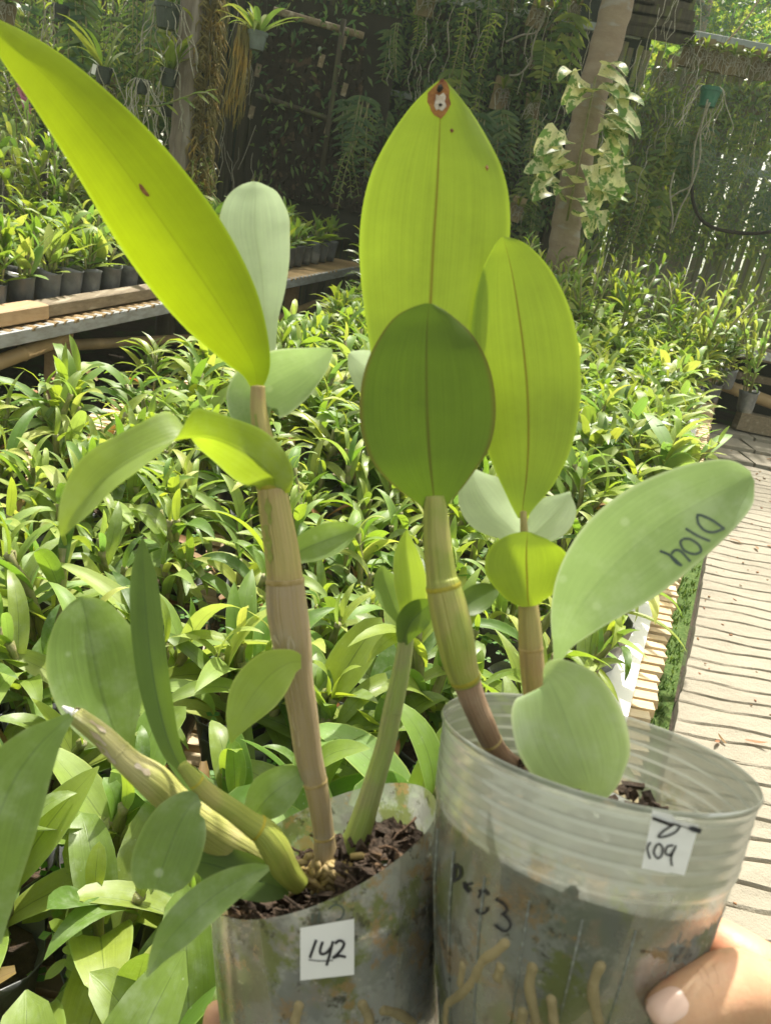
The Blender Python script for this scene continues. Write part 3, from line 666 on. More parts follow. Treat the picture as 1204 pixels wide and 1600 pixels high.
# poles and posts under the bench
def lp(px, py, back): v = YP(px, py, 1); d = ray(px, py); return None
def under(px, py, xo):                         # point on the vertical plane xo metres behind the bench edge
    d = ray(px, py); k = (lbench_x(0)-xo) ; t = k/(d.x-ls*d.y); return CAM+d*t
bamboo_pole('pole', under(-60, 588, .05), under(104, 527, .05), .026, M['bamboo'], lben, (.55,))
bamboo_pole('pole', under(100, 540, .12), under(300, 529, .12), .022, M['bamboo'], lben, (.45,))
bamboo_pole('pole', under(430, 498, .10), under(540, 455, .10), .02, M['bamboo'], lben, (.5,))
for px, py, xo in ((92, 560, .12), (455, 470, .2)):
    c = under(px, py, xo); b = MB(); b.box((c.x, c.y, (GR*c.y+LH-.06+GR*c.y)/2), (.07, .09, LH-.08)); b.obj('leg', M['wood_new'], lben, False)
b = MB(); b.box((lbench_x(3.2)-1.0, 3.4, GR*3.3+.3), (.02, 4.4, .75)); b.obj('gap_shade_sheet', M['void'], lben, False)  # near-black sheet added as the shade under the bench
# timbers lying along the edge
tz = GR
def on_edge(y, off, z): return Vector((lbench_x(y)-off, y, GR*y+LH+z))
t1 = MB(); yA = under(88, 500, 0).y; 
t1.beam(on_edge(1.7, .062, .034), on_edge(yA*1.0, .062, .034), .085, .052, bev=.004)
tag(t1.obj('timber', M['wood_new'], None, False), 'pale new timber baulk with bright top on the bamboo bench edge', 'timber')
t2 = MB(); t2.beam(on_edge(yA+.012, .07, .032), on_edge(yA+1.75, .07, .032), .07, .048, bev=.004)
tag(t2.obj('timber', M['wood_old'], None, False), 'weathered grey brown timber baulk beyond the pale one on the bench', 'timber')
b = MB(); yy = yA-.32
b.tube([on_edge(yy, .028, .0), on_edge(yy, .030, .06), on_edge(yy+.01, .075, .063), on_edge(yy+.01, .12, .062)], .0012, 5)
tag(b.obj('string', M['root']), 'thin pale string tied round the new timber', 'string')
def left_bench_plants():
    r = random.Random(17); y = 2.0
    while y < 5.4:
        p = on_edge(y, .185, .006); place(r.choice(smalls), p, r.uniform(0, 6.28), 'young orchid in a grey plastic bag, front row behind the timber baulks', 'bagged orchids in the front row', r.uniform(.9, 1.1)); y += r.uniform(.108, .122)
    for row in range(1, 4):
        y = 2.1+row*.1
        while y < 5.5:
            p = on_edge(y, .185+.13*row, .006); place(r.choice(smalls+fars[:3]), p, r.uniform(0, 6.28), 'young orchid on the bamboo bench in the rows behind the front bags', 'bagged orchids in the second rows', r.uniform(.95, 1.2)); y += r.uniform(.15, .19)
    for i in range(46):
        y = r.uniform(2.9, 5.6); off = r.uniform(.65, 1.35)
        place(r.choice(slims+talls), on_edge(y, off, .006), r.uniform(0, 6.28), 'tall slender orchid at the back of the bamboo bench', 'tall orchids at the back of the bamboo bench', r.uniform(.75, 1.1), (r.uniform(-.15, .15), r.uniform(-.15, .15)))
left_bench_plants()

# ------------------------------------------------------------------ far bench on the right
fb0 = G(1120, 668, 0)
fbn = thing('dark_bench', 'dark bench with bamboo rail beyond the end of the path at right', 'bench', (0, 0, 0))
FY = 5.35; fz = GR*FY
b = MB(); b.beam((1.9, FY, YP(1150, 548, FY).z), (5.2, FY, YP(1150, 548, FY).z), .05, .05); b.obj('edge_rail', M['zinc'], fbn, False)
b = MB(); b.box((3.6, FY+.5, YP(1150, 548, FY).z-.03), (3.4, .9, .03)); b.obj('deck', M['wood_old'], fbn, False)
b = MB(); b.box((3.6, FY+.9, fz+.25), (3.4, .03, .6)); b.obj('gap_shade_sheet', M['void'], fbn, False)  # dark sheet stands in for the unlit space below this bench
bamboo_pole('pole', YP(1105, 592, FY+.06), YP(1260, 650, FY+.06), .042, M['bamboo'], fbn, (.3,))
b = MB(); b.beam(YP(1095, 575, FY+.3), YP(1260, 607, FY+.3), .05, .05); b.obj('crossbar', M['wood_old'], fbn, False)
b = MB(); b.beam(YP(1150, 655, FY+.05), YP(1230, 672, FY+.05), .10, .12); b.obj('block', M['wood_old'], fbn, False)
for xx in (2.1, 3.3, 4.6):
    b = MB(); b.box((xx, FY+.15, fz+.2), (.07, .07, .42)); b.obj('leg', M['wood_old'], fbn, False)
r = random.Random(23)
for i in range(14):
    x = 2.75+i*.19; place(r.choice(talls+fars[:4]), (x, FY+r.uniform(.15, .6), YP(1150, 548, FY).z-.014), r.uniform(0, 6.28), 'green orchid standing on the dark bench at right', 'orchids on the dark bench', r.uniform(.7, 1.1))

# ------------------------------------------------------------------ back fence, rails, net
FX = 6.3
fence = thing('fence', 'tall back fence of weathered upright bamboo slats with light gaps', 'fence', (0, 0, 0))
FZ0 = GR*FX
sd_, sp_ = [], []
for k in range(4):
    for lst, mm in ((sd_, 'slat_dark'), (sp_, 'slat_pale')):
        b = MB(); b.box((0, 0, 1.15), (.042+rnd.uniform(-.006, .006), .012, 2.3), None, .003); lst.append(b.mesh('slat', [M[mm]], False))
x = -4.0
while x < 3.6:
    o = link('slat', rnd.choice(sp_ if x > .95 or rnd.random() < .08 else sd_), None, fence); o.location = (x, FX+rnd.uniform(-.01, .01), FZ0+rnd.uniform(-.05, .02)); o.rotation_euler = (rnd.uniform(-.02, .02), rnd.uniform(-.018, .018), rnd.uniform(-.1, .1)); x += rnd.uniform(.042, .051)
def rail_line(p, q, y, parent, name='rail', th=.045, m='rail'):
    b = MB(); b.beam(YP(*p, y), YP(*q, y), .03, th, bev=.003); return b.obj(name, M[m], parent, False)
rail_line((1082, 58), (1290, 97), FX-.06, fence, th=.075)
rail_line((640, -12), (1000, 56), FX-.06, fence, th=.05)
rail_line((555, 132), (700, 165), FX-.07, fence, th=.04)
rail_line((735, 212), (900, 246), FX-.07, fence, th=.04)
rail_line((1140, 262), (1290, 292), FX-.07, fence, th=.05)
rail_line((560, 270), (900, 335), FX-.05, fence, th=.04, m='wood_old')
nb = MB(); nb.box((-.45, FX+.06, FZ0+1.3), (3.3, .004, 2.7)); tag(nb.obj('shade_net', M['net_dark'], None, False), 'dark green shade net hung behind the middle of the back fence', 'shade net')  # net added behind the slats to keep the middle of the fence dark
def netgrid(name, x0, x1, z0, z1, y, m, sag=.05, nx=14, nz=10):
    b = MB(); vs = []
    for j in range(nz+1):
        for i in range(nx+1):
            u, v = i/nx, j/nz; vs.append((x0+(x1-x0)*u, y+sag*math.sin(u*7+v*3)*math.sin(v*3.1), z0+(z1-z0)*v))
    b.add(vs, [(j*(nx+1)+i, j*(nx+1)+i+1, (j+1)*(nx+1)+i+1, (j+1)*(nx+1)+i) for j in range(nz) for i in range(nx)]); return b.obj(name, m)
tag(netgrid('shade_net', .95, 3.7, 1.0, 2.62, FX-.25, M['net_front'], .03), 'loose green net hanging in front of the pale slats at right', 'shade net')
tag(netgrid('shade_net', 1.35, 3.6, 2.55, 4.2, FX+.05, M['net_open']), 'thin green net above the metal rail at upper right with trees behind', 'shade net')
rb = MB(); vs = []
for j in range(5):
    for i in range(13):
        u, v = i/12, j/4; vs.append((-2.2+3.3*u, 4.75+2.0*v, 3.02+.05*v*2+.04*math.sin(u*9)+GR*0))
rb.add(vs, [(j*13+i, j*13+i+1, (j+1)*13+i+1, (j+1)*13+i) for j in range(4) for i in range(12)])
tag(rb.obj('shade_roof', M['net_roof']), 'black shade cloth roof over the dark middle of the back fence', 'shade cloth')  # only its edge shows; the rest is added to darken the fence middle
for k in range(4):
    b = MB(); xx = -2.15+k*1.08; bamboo_pole('roof_pole', (xx, 4.7, 3.0), (xx, 6.9, 3.09), .025, M['bamboo_grey'], bpy.data.objects['shade_roof'], (.3, .7))

db = thing('wooden_screen', 'dark grey weathered boards above the fence between the trunk and the net', 'panel', (0, 0, 0))
for k in range(5):
    p, q = YP(955, -30+k*17, FX-.1), YP(1083, -5+k*17, FX-.1); b = MB(); b.beam(p, q, .015, .082); b.obj('board', M['slat_dark'], db, False)
# dark panel of coconut husk pieces, with its frame
panel = thing('husk_panel', 'dark panel of husk blocks in a bamboo frame left of centre at the back', 'panel', (0, 0, 0))
PY = 5.95
r = random.Random(31); hb = MB(); n = 0
for j in range(26):
    for i in range(18):
        px, py = 415+i*8.6+r.uniform(-1.5, 1.5), 48+j*10+i*1.7+r.uniform(-1.5, 1.5)
        c = YP(px, py, PY+.02); hb.box(c, (.036, .03, .042), Matrix.Rotation(r.uniform(-.5, .5), 3, 'Y') @ Matrix.Rotation(r.uniform(-.5, .5), 3, 'Z'), .006)
o = hb.obj('husk_blocks', M['husk'], panel, False); o['kind'] = 'stuff'
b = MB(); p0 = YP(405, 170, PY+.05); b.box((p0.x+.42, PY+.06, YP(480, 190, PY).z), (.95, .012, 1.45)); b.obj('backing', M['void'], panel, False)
bamboo_pole('rail', YP(428, 16, PY-.03), YP(568, 56, PY-.03), .022, M['wood_old'], panel, (.5,))
bamboo_pole('rail', YP(400, 148, PY-.03), YP(560, 200, PY-.03), .016, M['slat_dark'], panel, (.5,))
for px, py in ((536, 66), (528, 108), (403, 110), (393, 175), (512, 200), (538, 140), (502, 95)):
    b = MB(); b.box(YP(px, py, PY-.05), (.035, .012, .08), Matrix.Rotation(.15, 3, 'Y')); b.obj('tag_board', M['wood_old'], panel, False)
bamboo_pole('pole', YP(537, 30, PY-.06), YP(500, 290, PY-.06), .018, M['slat_dark'], panel, (.3, .6))

# ------------------------------------------------------------------ posts and trunk
def vpole(name, label, cat, pts, rad, m, nodes=None, ring=1.1, y=5.0):
    P_ = [YP(px, py, y) for px, py in pts]; d = (P_[-1]-P_[-2]); 
    gz = GR*y; P_.append(P_[-1]+d*((P_[-1].z-gz)/-d.z)); mb = MB(); pp = crom([tuple(p) for p in P_], 60)
    rr = [rad*(1+.03*math.sin(i*1.7)) for i in range(60)]
    if nodes:
        for k in nodes: i = min(range(60), key=lambda q: abs(pp[q][2]-k)); rr[i] = rad*ring
    mb.tube(pp, rr, 18); return mb.obj(name, m, None), pp
bp_, _ = vpole('bamboo_post', '', '', [(305, -90), (296, 60), (281, 240)], .062, M['bamboo_grey'], [YP(290, 108, 4.9).z, YP(280, 222, 4.9).z, YP(297, -30, 4.9).z], 1.13, 4.9)
tag(bp_, 'thick grey bamboo post with swollen joints beside the dried climber', 'post')
tr_ = thing('climber_trunk', 'leaning smooth brown trunk wrapped by a white and green climber', 'tree', YP(880, 400, 5.2))
P_ = [YP(985, -80, 5.2), YP(960, 20, 5.2), YP(915, 190, 5.2), YP(888, 330, 5.2), YP(868, 440, 5.2)]; P_.append(Vector((P_[-1].x-.05, 5.2, GR*5.2-.02)))
org = Vector(tr_.location)
mb = MB(); pp = crom([tuple(rel(p, org)) for p in P_], 50); mb.tube(pp, [.090+.006*(i/49)**2+.004*math.sin(i*2.1) for i in range(50)], 20); mb.obj('trunk', M['bark'], tr_)
bpy.context.view_layer.update()
# variegated climber on it
cl = thing('variegated_climber', 'climbing pothos with large cream and green leaves on the leaning trunk', 'climber', YP(885, 345, 5.05))
org = Vector(cl.location)
mb = MB(); mb.tube([rel(YP(885, 345, 5.06), org), rel(YP(898, 280, 5.05), org), rel(YP(910, 220, 5.06), org), rel(YP(922, 160, 5.07), org), rel(YP(930, 120, 5.08), org)], .007, 8); mb.obj('stem', M['cane_far'], cl)
leaves = [(893, 128, -1, .17), (900, 160, -1, .15), (880, 118, -1, .13), (858, 210, -1, .16), (848, 232, -1, .14), (865, 250, -1, .17), (840, 262, -1, .16), (852, 282, -1, .15), (882, 292, -1, .16), (868, 300, -1, .14), (845, 305, -.7, .13), (878, 225, -.6, .14),
          (948, 120, 1, .21), (965, 140, 1, .20), (958, 165, 1, .19), (972, 178, 1, .2), (965, 195, 1, .19), (950, 185, .5, .17), (940, 215, .6, .18), (962, 225, 1, .17), (948, 240, 1, .17), (960, 262, 1, .2), (935, 250, .6, .16), (950, 280, 1, .17), (930, 295, .5, .16), (940, 305, 1, .16), (955, 318, 1, .13), (920, 320, .3, .15), (935, 335, .6, .12), (905, 345, 0, .13), (890, 318, -.3, .13), (868, 240, -1, .14), (855, 225, -1, .13), (872, 270, -.8, .15), (862, 318, -1, .13), (955, 108, .8, .15), (935, 150, .6, .17), (978, 160, 1, .15), (955, 205, .8, .17), (968, 210, 1, .15), (945, 265, .8, .16), (960, 290, 1, .14), (925, 265, .4, .14), (948, 335, .8, .12), (925, 345, .4, .11), (905, 145, -.6, .12)]
r = random.Random(41)
pl = [leaf_mesh('leaf', 1, .75, M['pothos'], r.uniform(.5, 1.6), r.uniform(.15, .5), 8, .1, r.uniform(-.4, .4), 'heart', 3)[1] for _ in range(5)]
for px, py, sd, s in leaves:
    p = YP(px-sd*14, py-6, 5.0-r.uniform(0, .06)); o = link('leaf', r.choice(pl), None, cl)
    d = Vector((sd*r.uniform(.4, 1)+r.uniform(-.3, .3), -r.uniform(.1, 1.1), r.uniform(-1.0, .35)))
    o.matrix_local = Matrix.Translation(rel(p, org)) @ frame(d, Vector((r.uniform(-.6, .6), -.7, r.uniform(.3, 1.2)))) @ Matrix.Diagonal((s*1.18, s*1.18, s*1.18, 1))

# dried climber column
dc = thing('dried_vine', 'column of yellowing dried orchid vine hanging beside the bamboo post', 'vine', YP(330, 300, 4.95))
org = Vector(dc.location); r = random.Random(43)
b = MB()
for k in range(7): b.tube([rel(YP(332+r.uniform(-10, 10)-q*.10, -40+q, 4.97+r.uniform(-.03, .03)), org) for q in range(0, 400, 40)], .008, 5)
b.obj('stems', M['vine_dry'], dc)
b = MB()
for k in range(430):
    q = r.uniform(-20, 330); px = 333-q*.08+r.uniform(-14, 14); p = rel(YP(px, q, 4.93+r.uniform(-.05, .05)), org); a = r.uniform(-1.6, 1.6); s = r.uniform(.04, .10)
    sx = math.copysign(1, px-333+q*.08)*r.uniform(.3, 1)
    b.tube([p, p+Vector((sx*s*.6, -.02, s*.3)), p+Vector((sx*s*1.1, -.03, -s*.2)), p+Vector((sx*s*1.0, -.03, -s*.9))], [.005, .005, .004, .001], 4)
o = b.obj('dry_leaves', M['vine_dry'], dc); o['kind'] = 'stuff'

# ------------------------------------------------------------------ hanging plants
def pot_mesh(rad, h, m, name='pot'):
    b = MB(); seg = 20; rows = [(0, .72), (.8, .95), (.8, 1.03), (1, 1.06), (1, .99), (.5, .85), (.0, .68)]
    vs = [(rad*k*math.cos(2*math.pi*s/seg), rad*k*math.sin(2*math.pi*s/seg), h*(q-1)) for q, k in rows for s in range(seg)]
    b.add(vs, [(i*seg+s, i*seg+(s+1) % seg, (i+1)*seg+(s+1) % seg, (i+1)*seg+s) for i in range(len(rows)-1) for s in range(seg)]+[tuple(range(seg))[::-1]]); return b.mesh(name, [m], False)
def hang_pot(px, py, y, wpx, label, m='pot_dark', LL=.2, nl=9, roots=6, lm='far_leaf', wr=.14, up=1.0, tagp=False, seed=0, wire=1.2):
    p = YP(px, py, y); sc_ = (p-CAM).dot(fwd)/FPX; rad = wpx*sc_/2; h = rad*1.7; r = random.Random(seed)
    t = thing('hanging_pot', label, 'hanging pot', p-Vector((0, 0, h/2)))
    o = link('pot', pot_mesh(rad, h, M[m]), None, t, (0, 0, h))
    b = MB()
    for k in range(3): a = k*2.1+r.random(); b.tube([(rad*math.cos(a), rad*math.sin(a), h), (0, 0, h+.45)], .0012, 4)
    b.tube([(0, 0, h+.45), (0, 0, h+.45+wire)], .0012, 4); b.obj('wire', M['wire'], t)
    b = MB(); seg = 12; b.add([(0, 0, h*.9)]+[(rad*.93*math.cos(6.283*s/seg), rad*.93*math.sin(6.283*s/seg), h*.86) for s in range(seg)], [(0, 1+s, 1+(s+1) % seg) for s in range(seg)]); b.obj('potting_mix', M['husk'], t)
    for k in range(nl):
        a = r.uniform(0, 6.28); el = r.uniform(.35, 1.3)*up; d = Vector((math.cos(a)*math.cos(el), math.sin(a)*math.cos(el), math.sin(el)))
        s = LL*r.uniform(.6, 1.2); _, me = leaf_mesh('leaf', s, s*wr*r.uniform(.8, 1.3), M[lm], r.uniform(.4, 2.2), .35, 7, 0, r.uniform(-.4, .4), cross=1)
        o = link('leaf', me, None, t); o.matrix_local = Matrix.Translation((rad*.3*math.cos(a), rad*.3*math.sin(a), h*.88)) @ frame(d, Vector((0, 0, 1)))
    if roots:
        b = MB()
        for k in range(roots):
            a = r.uniform(0, 6.28); q = Vector((rad*1.05*math.cos(a), rad*1.05*math.sin(a), h)); pts = [Vector((0, 0, h*.9)), q]
            for j in range(5): q = q+Vector((r.uniform(-.03, .03)+math.cos(a)*.012, r.uniform(-.03, .03), -r.uniform(.03, .08))); pts.append(q)
            b.tube(crom([tuple(z) for z in pts], 14), .0028, 5)
        b.obj('aerial_roots', M['root'], t)
    if tagp:
        b = MB(); b.box((-rad*.7, -rad*1.0, h*.72), (.022, .003, .05), Matrix.Rotation(.2, 3, 'Y')); b.obj('label', M['paper'], t, False)
    return t
hang_pot(162, 118, 4.7, 27, 'dark hanging pot with a white label stick behind the big leaf', LL=.30, nl=12, roots=6, lm='far_leaf', wr=.10, tagp=True, seed=1)
hang_pot(222, 136, 4.7, 23, 'small dark hanging pot with long pale roots left of the post', LL=.22, nl=6, roots=16, seed=2)
hang_pot(264, 122, 4.75, 28, 'dark hanging pot of leafy orchid touching the bamboo post', LL=.20, nl=12, roots=8, lm='far_leaf', wr=.2, seed=3)
hang_pot(262, 26, 4.7, 40, 'large dark hanging pot highest beside the bamboo post', LL=.2, nl=8, roots=12, seed=4)
hang_pot(262, 172, 5.1, 22, 'dark hanging pot lowest beside the bamboo post', LL=.12, nl=5, roots=4, seed=5)
hang_pot(402, 64, 4.8, 30, 'grey hanging pot with a full tuft of strap leaves over the dark panel', 'pot_grey', .24, 22, 0, 'bed_leaf_light', .13, 1.15, seed=6)
hang_pot(95, 20, 4.9, 24, 'dark hanging pot near the top left corner', LL=.2, nl=10, roots=5, seed=7, lm='far_leaf')
hang_pot(1107, 152, 5.7, 32, 'green round hanging pot on the slat fence at right', 'pot_green', .1, 3, 10, seed=8)
# brown root mass of the tuft
bt = MB(); r = random.Random(44)
for k in range(60):
    p = YP(382+r.uniform(-10, 12), 45+r.uniform(-10, 10), 4.82+r.uniform(-.05, .05)); pts = [p]
    for j in range(5): p = p+Vector((r.uniform(-.02, .015), r.uniform(-.01, .01), -r.uniform(.03, .13))); pts.append(p)
    bt.tube(pts, .0025, 4)
tag(bt.obj('root_tassel', M['vine_dry']), 'brown tassel of dry roots hanging beside the grey hanging pot', 'roots')

# pendent orchids and mounts, prototypes copied along the fence
def pendent_proto(seed, L_, pairs, ll, m, wr=.26, name='pendent_orchid', nst=2):
    r = random.Random(seed); t = thing(name, 'x', 'hanging orchid', (0, 0, -60)); sb = MB(); fbm = MB()
    for s_ in range(nst):
        dx = r.uniform(-.35, .35); ln = L_*r.uniform(.7, 1.1); P0 = [Vector((dx*ln*q*.5+.02*s_, -.04-.03*math.sin(q*3), -ln*q)) for q in [i/8 for i in range(9)]]
        sb.tube(P0, .004, 5); PP = crom([tuple(p) for p in P0], pairs+1)
        for i, p in enumerate(PP):
            for sd in (-1, 1):
                d = Vector((sd*1.0, r.uniform(-.4, 0), -.55+r.uniform(-.2, .3))); s = ll*r.uniform(.8, 1.1)*(1-.3*i/pairs)
                lb, _ = leaf_mesh('l', s, s*wr, None, r.uniform(.2, 1), .25, 4, 0, 0, cross=1); mm = Matrix.Translation(p) @ frame(d, Vector((0, -1, .35)))
                fbm.add([mm @ Vector(v) for v in lb.v], lb.f, lb.uv)
    sb.obj('stems', M['cane_far'], t); f = fbm.obj('leaves', m, t); f['kind'] = 'stuff'; return t
def mount_proto(seed, m, size=(.10, .17), grassy=True):
    r = random.Random(seed); t = thing('mounted_orchid', 'x', 'mounted orchid', (0, 0, -60))
    b = MB(); b.box((0, 0, 0), (size[0], .02, size[1]), None, .006); b.obj('board', M['wood_mount'], t, False)
    b = MB()
    for k in range(12):
        q = Vector((r.uniform(-.02, .02), -.02, .02)); pts = [q]
        for j in range(4): q = q+Vector((r.uniform(-.03, .03), r.uniform(-.02, .005), r.uniform(-.06, .02))); pts.append(q)
        b.tube(crom([tuple(z) for z in pts], 9), .0022, 4)
    b.obj('roots', M['root'], t); b = MB()
    for k in range(12):
        a = r.uniform(0, 3.14); d = Vector((math.cos(a), -.6, math.sin(a)*.8)); s = r.uniform(.07, .15)
        lb, _ = leaf_mesh('l', s, s*r.uniform(.12, .25), None, r.uniform(1, 2.6), .3, 5, .2, r.uniform(-.5, .5), cross=1); mm = Matrix.Translation((0, -.02, .02)) @ frame(d, Vector((0, -.3, 1)))
        b.add([mm @ Vector(v) for v in lb.v], lb.f, lb.uv)
    f = b.obj('leaves', m, t); f['kind'] = 'stuff'; return t
pend = [pendent_proto(400+i, rl.uniform(.22, .5), rl.choice([10, 15]), rl.uniform(.04, .065), M[k], rl.uniform(.2, .3)) for i, k in enumerate(['far_leaf', 'far_leaf', 'dark_leaf', 'bed_leaf'])]
pend += [pendent_proto(420+i, rl.uniform(.3, .55), 6, rl.uniform(.08, .13), M[['far_leaf', 'dark_leaf', 'dark_leaf'][i]], rl.uniform(.12, .3), nst=4) for i in range(3)]
mnts = [mount_proto(440+i, M[k]) for i, k in enumerate(['far_leaf', 'bed_leaf', 'far_leaf'])]
r = random.Random(47)
# right: two rows of mounted boards
for i, (px, py) in enumerate([(1077, 82), (1098, 84), (1122, 90), (1142, 94), (1163, 98), (1184, 102), (1203, 106), (1140, 155), (1163, 158), (1184, 163), (1204, 166), (1085, 128), (1010, 165), (955, 178), (985, 205), (1125, 200), (1040, 120)]):
    up = i < 7
    place(r.choice(mnts), YP(px, py, FX-.07), r.uniform(-.1, .1), 'small orchid mounted on a brown board, top row under the metal rail' if up else 'small orchid on a mossy board on the pale slats below the top row', 'mounted orchids in the top row' if up else 'mounted orchids below the top row', 1.05, (0, r.uniform(-.05, .05)))
for i, (px, py, k) in enumerate([(1155, 195, 0), (1172, 190, 1), (1160, 240, 0), (1075, 300, 0), (1085, 325, 1), (1030, 210, 1), (1010, 285, 3), (1045, 200, 4), (1068, 210, 5), (1003, 300, 1), (985, 260, 4), (1100, 200, 6), (1190, 300, 5), (1030, 300, 4), (1060, 255, 5), (990, 330, 2)]):
    place(pend[k], YP(px, py, FX-.12-r.uniform(0, .2)), r.uniform(-.4, .4), 'pendent orchid with ladder like leaves hanging on the pale slat fence at right', 'pendent orchids on the right fence', r.uniform(.8, 1.15), (0, r.uniform(-.2, .2)))
for i in range(70):
    px = r.uniform(560, 900); py = r.uniform(-10, 330)
    if px > 840 and py > 100: px -= 120
    place(r.choice(pend+mnts), YP(px, py, FX-.1-r.uniform(0, .35)), r.uniform(-.5, .5), 'shaded epiphyte on the dark fence '+('left of the tall leaf with the burnt tip' if px < 690 else 'between the burnt tip leaf and the leaning trunk'), 'epiphytes on the dark fence '+('left' if px < 690 else 'right')+' of the burnt tip', r.uniform(.75, 1.2), (0, r.uniform(-.2, .2)))
for i in range(60):
    px = r.uniform(-20, 285); py = r.uniform(-30, 190)
    place(r.choice(pend+mnts[:1]), YP(px, py, FX-.3-r.uniform(0, 1.1)), r.uniform(-.5, .5), 'epiphyte hanging in the green tangle left of the bamboo post', 'epiphytes in the tangle left of the post', r.uniform(.8, 1.35), (0, r.uniform(-.3, .3)))
for i in range(5):
    px = r.uniform(510, 580); py = r.uniform(120, 300)
    place(r.choice(pend), YP(px, py, FX-.2-r.uniform(0, .3)), r.uniform(-.5, .5), 'hanging grassy orchid at the right side of the dark panel', 'grassy orchids beside the dark panel', r.uniform(.8, 1.2), (0, r.uniform(-.3, .3)))
def tangle(name, label, x0, x1, y0, y1, dep, n, m, seed, sz=(.03, .08), wr=.3):
    r = random.Random(seed); b = MB()
    for _ in range(n):
        px, py = r.uniform(x0, x1), r.uniform(y0, y1); p = YP(px, py, FX-dep*r.random()-.04)
        d = Vector((r.uniform(-1, 1), r.uniform(-.8, .1), r.uniform(-1.2, .5))).normalized(); sx = d.cross(Vector((0, -1, .2))).normalized(); q = r.uniform(*sz)
        b.add([p, p+d*q*.5+sx*q*wr*.5, p+d*q-Vector((0, 0, q*.15)), p+d*q*.5-sx*q*wr*.5], [(0, 1, 2, 3)], [(.5, 0), (0, .5), (.5, 1), (1, .5)])
    return tag(b.obj(name, M[m]), label, 'foliage', kind='stuff')
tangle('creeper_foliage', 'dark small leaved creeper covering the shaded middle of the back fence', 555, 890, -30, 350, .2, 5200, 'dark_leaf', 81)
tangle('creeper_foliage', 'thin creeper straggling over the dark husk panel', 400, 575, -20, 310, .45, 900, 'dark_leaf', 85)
tangle('creeper_foliage', 'green tangle of small leaves over the fence left of the bamboo post', -30, 300, -40, 200, .7, 2600, 'far_leaf', 82, wr=.22)
tangle('creeper_foliage', 'olive creeper over the lower part of the pale slat fence at right', 930, 1230, 130, 400, .25, 4800, 'far_leaf', 83, wr=.25)
b = MB(); r = random.Random(84)
for k in range(230):
    px, py = r.uniform(-20, 1100), r.uniform(-30, 260); p = YP(px, py, FX-.1-.3*r.random()); pts = [p]
    if 400 < px < 560: continue
    for j in range(5): p = p+Vector((r.uniform(-.03, .03), r.uniform(-.02, .02), -r.uniform(.03, .09))); pts.append(p)
    b.tube(pts, .0028, 3)
tag(b.obj('hanging_roots', M['root']), 'many thin pale roots trailing down the back fence', 'roots', kind='stuff')
# fern leaf, long pale roots
t = thing('birdnest_fern', 'single lobed green fern frond hanging on the dark fence left of the trunk', 'fern', YP(850, 68, 6.0)); r = random.Random(49)
for k in range(9):
    for sd in (-1, 1):
        s = .10*(1-.07*k); _, me = leaf_mesh('leaflet', s, s*.42, M['far_leaf'], .4, .2, 4, 0, 0, 'oval'); o = link('leaflet', me, None, t); o.matrix_local = Matrix.Translation((.004*k, -.02, -.028*k)) @ frame(Vector((sd, -.1, -.25)), Vector((0, -1, .3)))
b = MB(); b.tube([(0, -.02, .03), (.02, -.02, -.12), (.04, -.02, -.27)], .004, 6); b.obj('midrib', M['cane_green'], t)
def roots_thing(label, lines, y, rad=.006, m='root'):
    b = MB()
    for ln in lines: b.tube(crom([tuple(YP(px, py, y+.02*i)) for i, (px, py) in enumerate(ln)], 24), rad, 6)
    return tag(b.obj('aerial_root', M[m]), label, 'roots')
roots_thing('long grey aerial roots curving down the dark fence left of the trunk', [[(852, -10), (850, 25), (838, 50), (815, 55), (790, 65)], [(850, 20), (832, 70), (828, 95), (812, 115), (795, 118)], [(845, 30), (825, 50), (818, 85)]], 5.9)
roots_thing('pale forked aerial roots trailing below the green hanging pot', [[(1105, 155), (1096, 190), (1085, 225), (1082, 260), (1078, 290), (1060, 300), (1045, 310)], [(1108, 160), (1094, 200), (1092, 250), (1075, 300), (1062, 325), (1050, 360)], [(1052, 270), (1046, 300), (1050, 340), (1046, 365)]], 5.65)
roots_thing('thin bare twig arching in front of the net at upper right', [[(1190, -10), (1165, 30), (1135, 65)]], 5.6, .005, 'bark')
roots_thing('thin pale root leaning at far left below the pink flowers', [[(8, 118), (20, 150), (35, 185), (55, 215)]], 4.6, .004)
# pink orchid sprig
t = thing('pink_orchid_spray', 'small spray of pink orchid flowers at the far left', 'flowers', YP(36, 140, 4.6)); org = Vector(t.location); r = random.Random(52)
b = MB(); b.tube([rel(YP(0, 142, 4.6), org), rel(YP(20, 144, 4.6), org), rel(YP(36, 140, 4.6), org), rel(YP(47, 175, 4.6), org)], .003, 5); b.obj('stem', M['cane_far'], t)
for k in range(9):
    p = rel(YP(33+k*1.6, 136+k*4.5, 4.58), org)
    for j in range(5):
        a = j*1.257+k; _, me = leaf_mesh('petal', .028, .012, M['pink'], .5, .2, 3, 0, 0, 'oval', 1); o = link('petal', me, None, t); o.matrix_local = Matrix.Translation(p) @ frame(Vector((math.cos(a), -.5, math.sin(a))), Vector((0, -1, .1)))
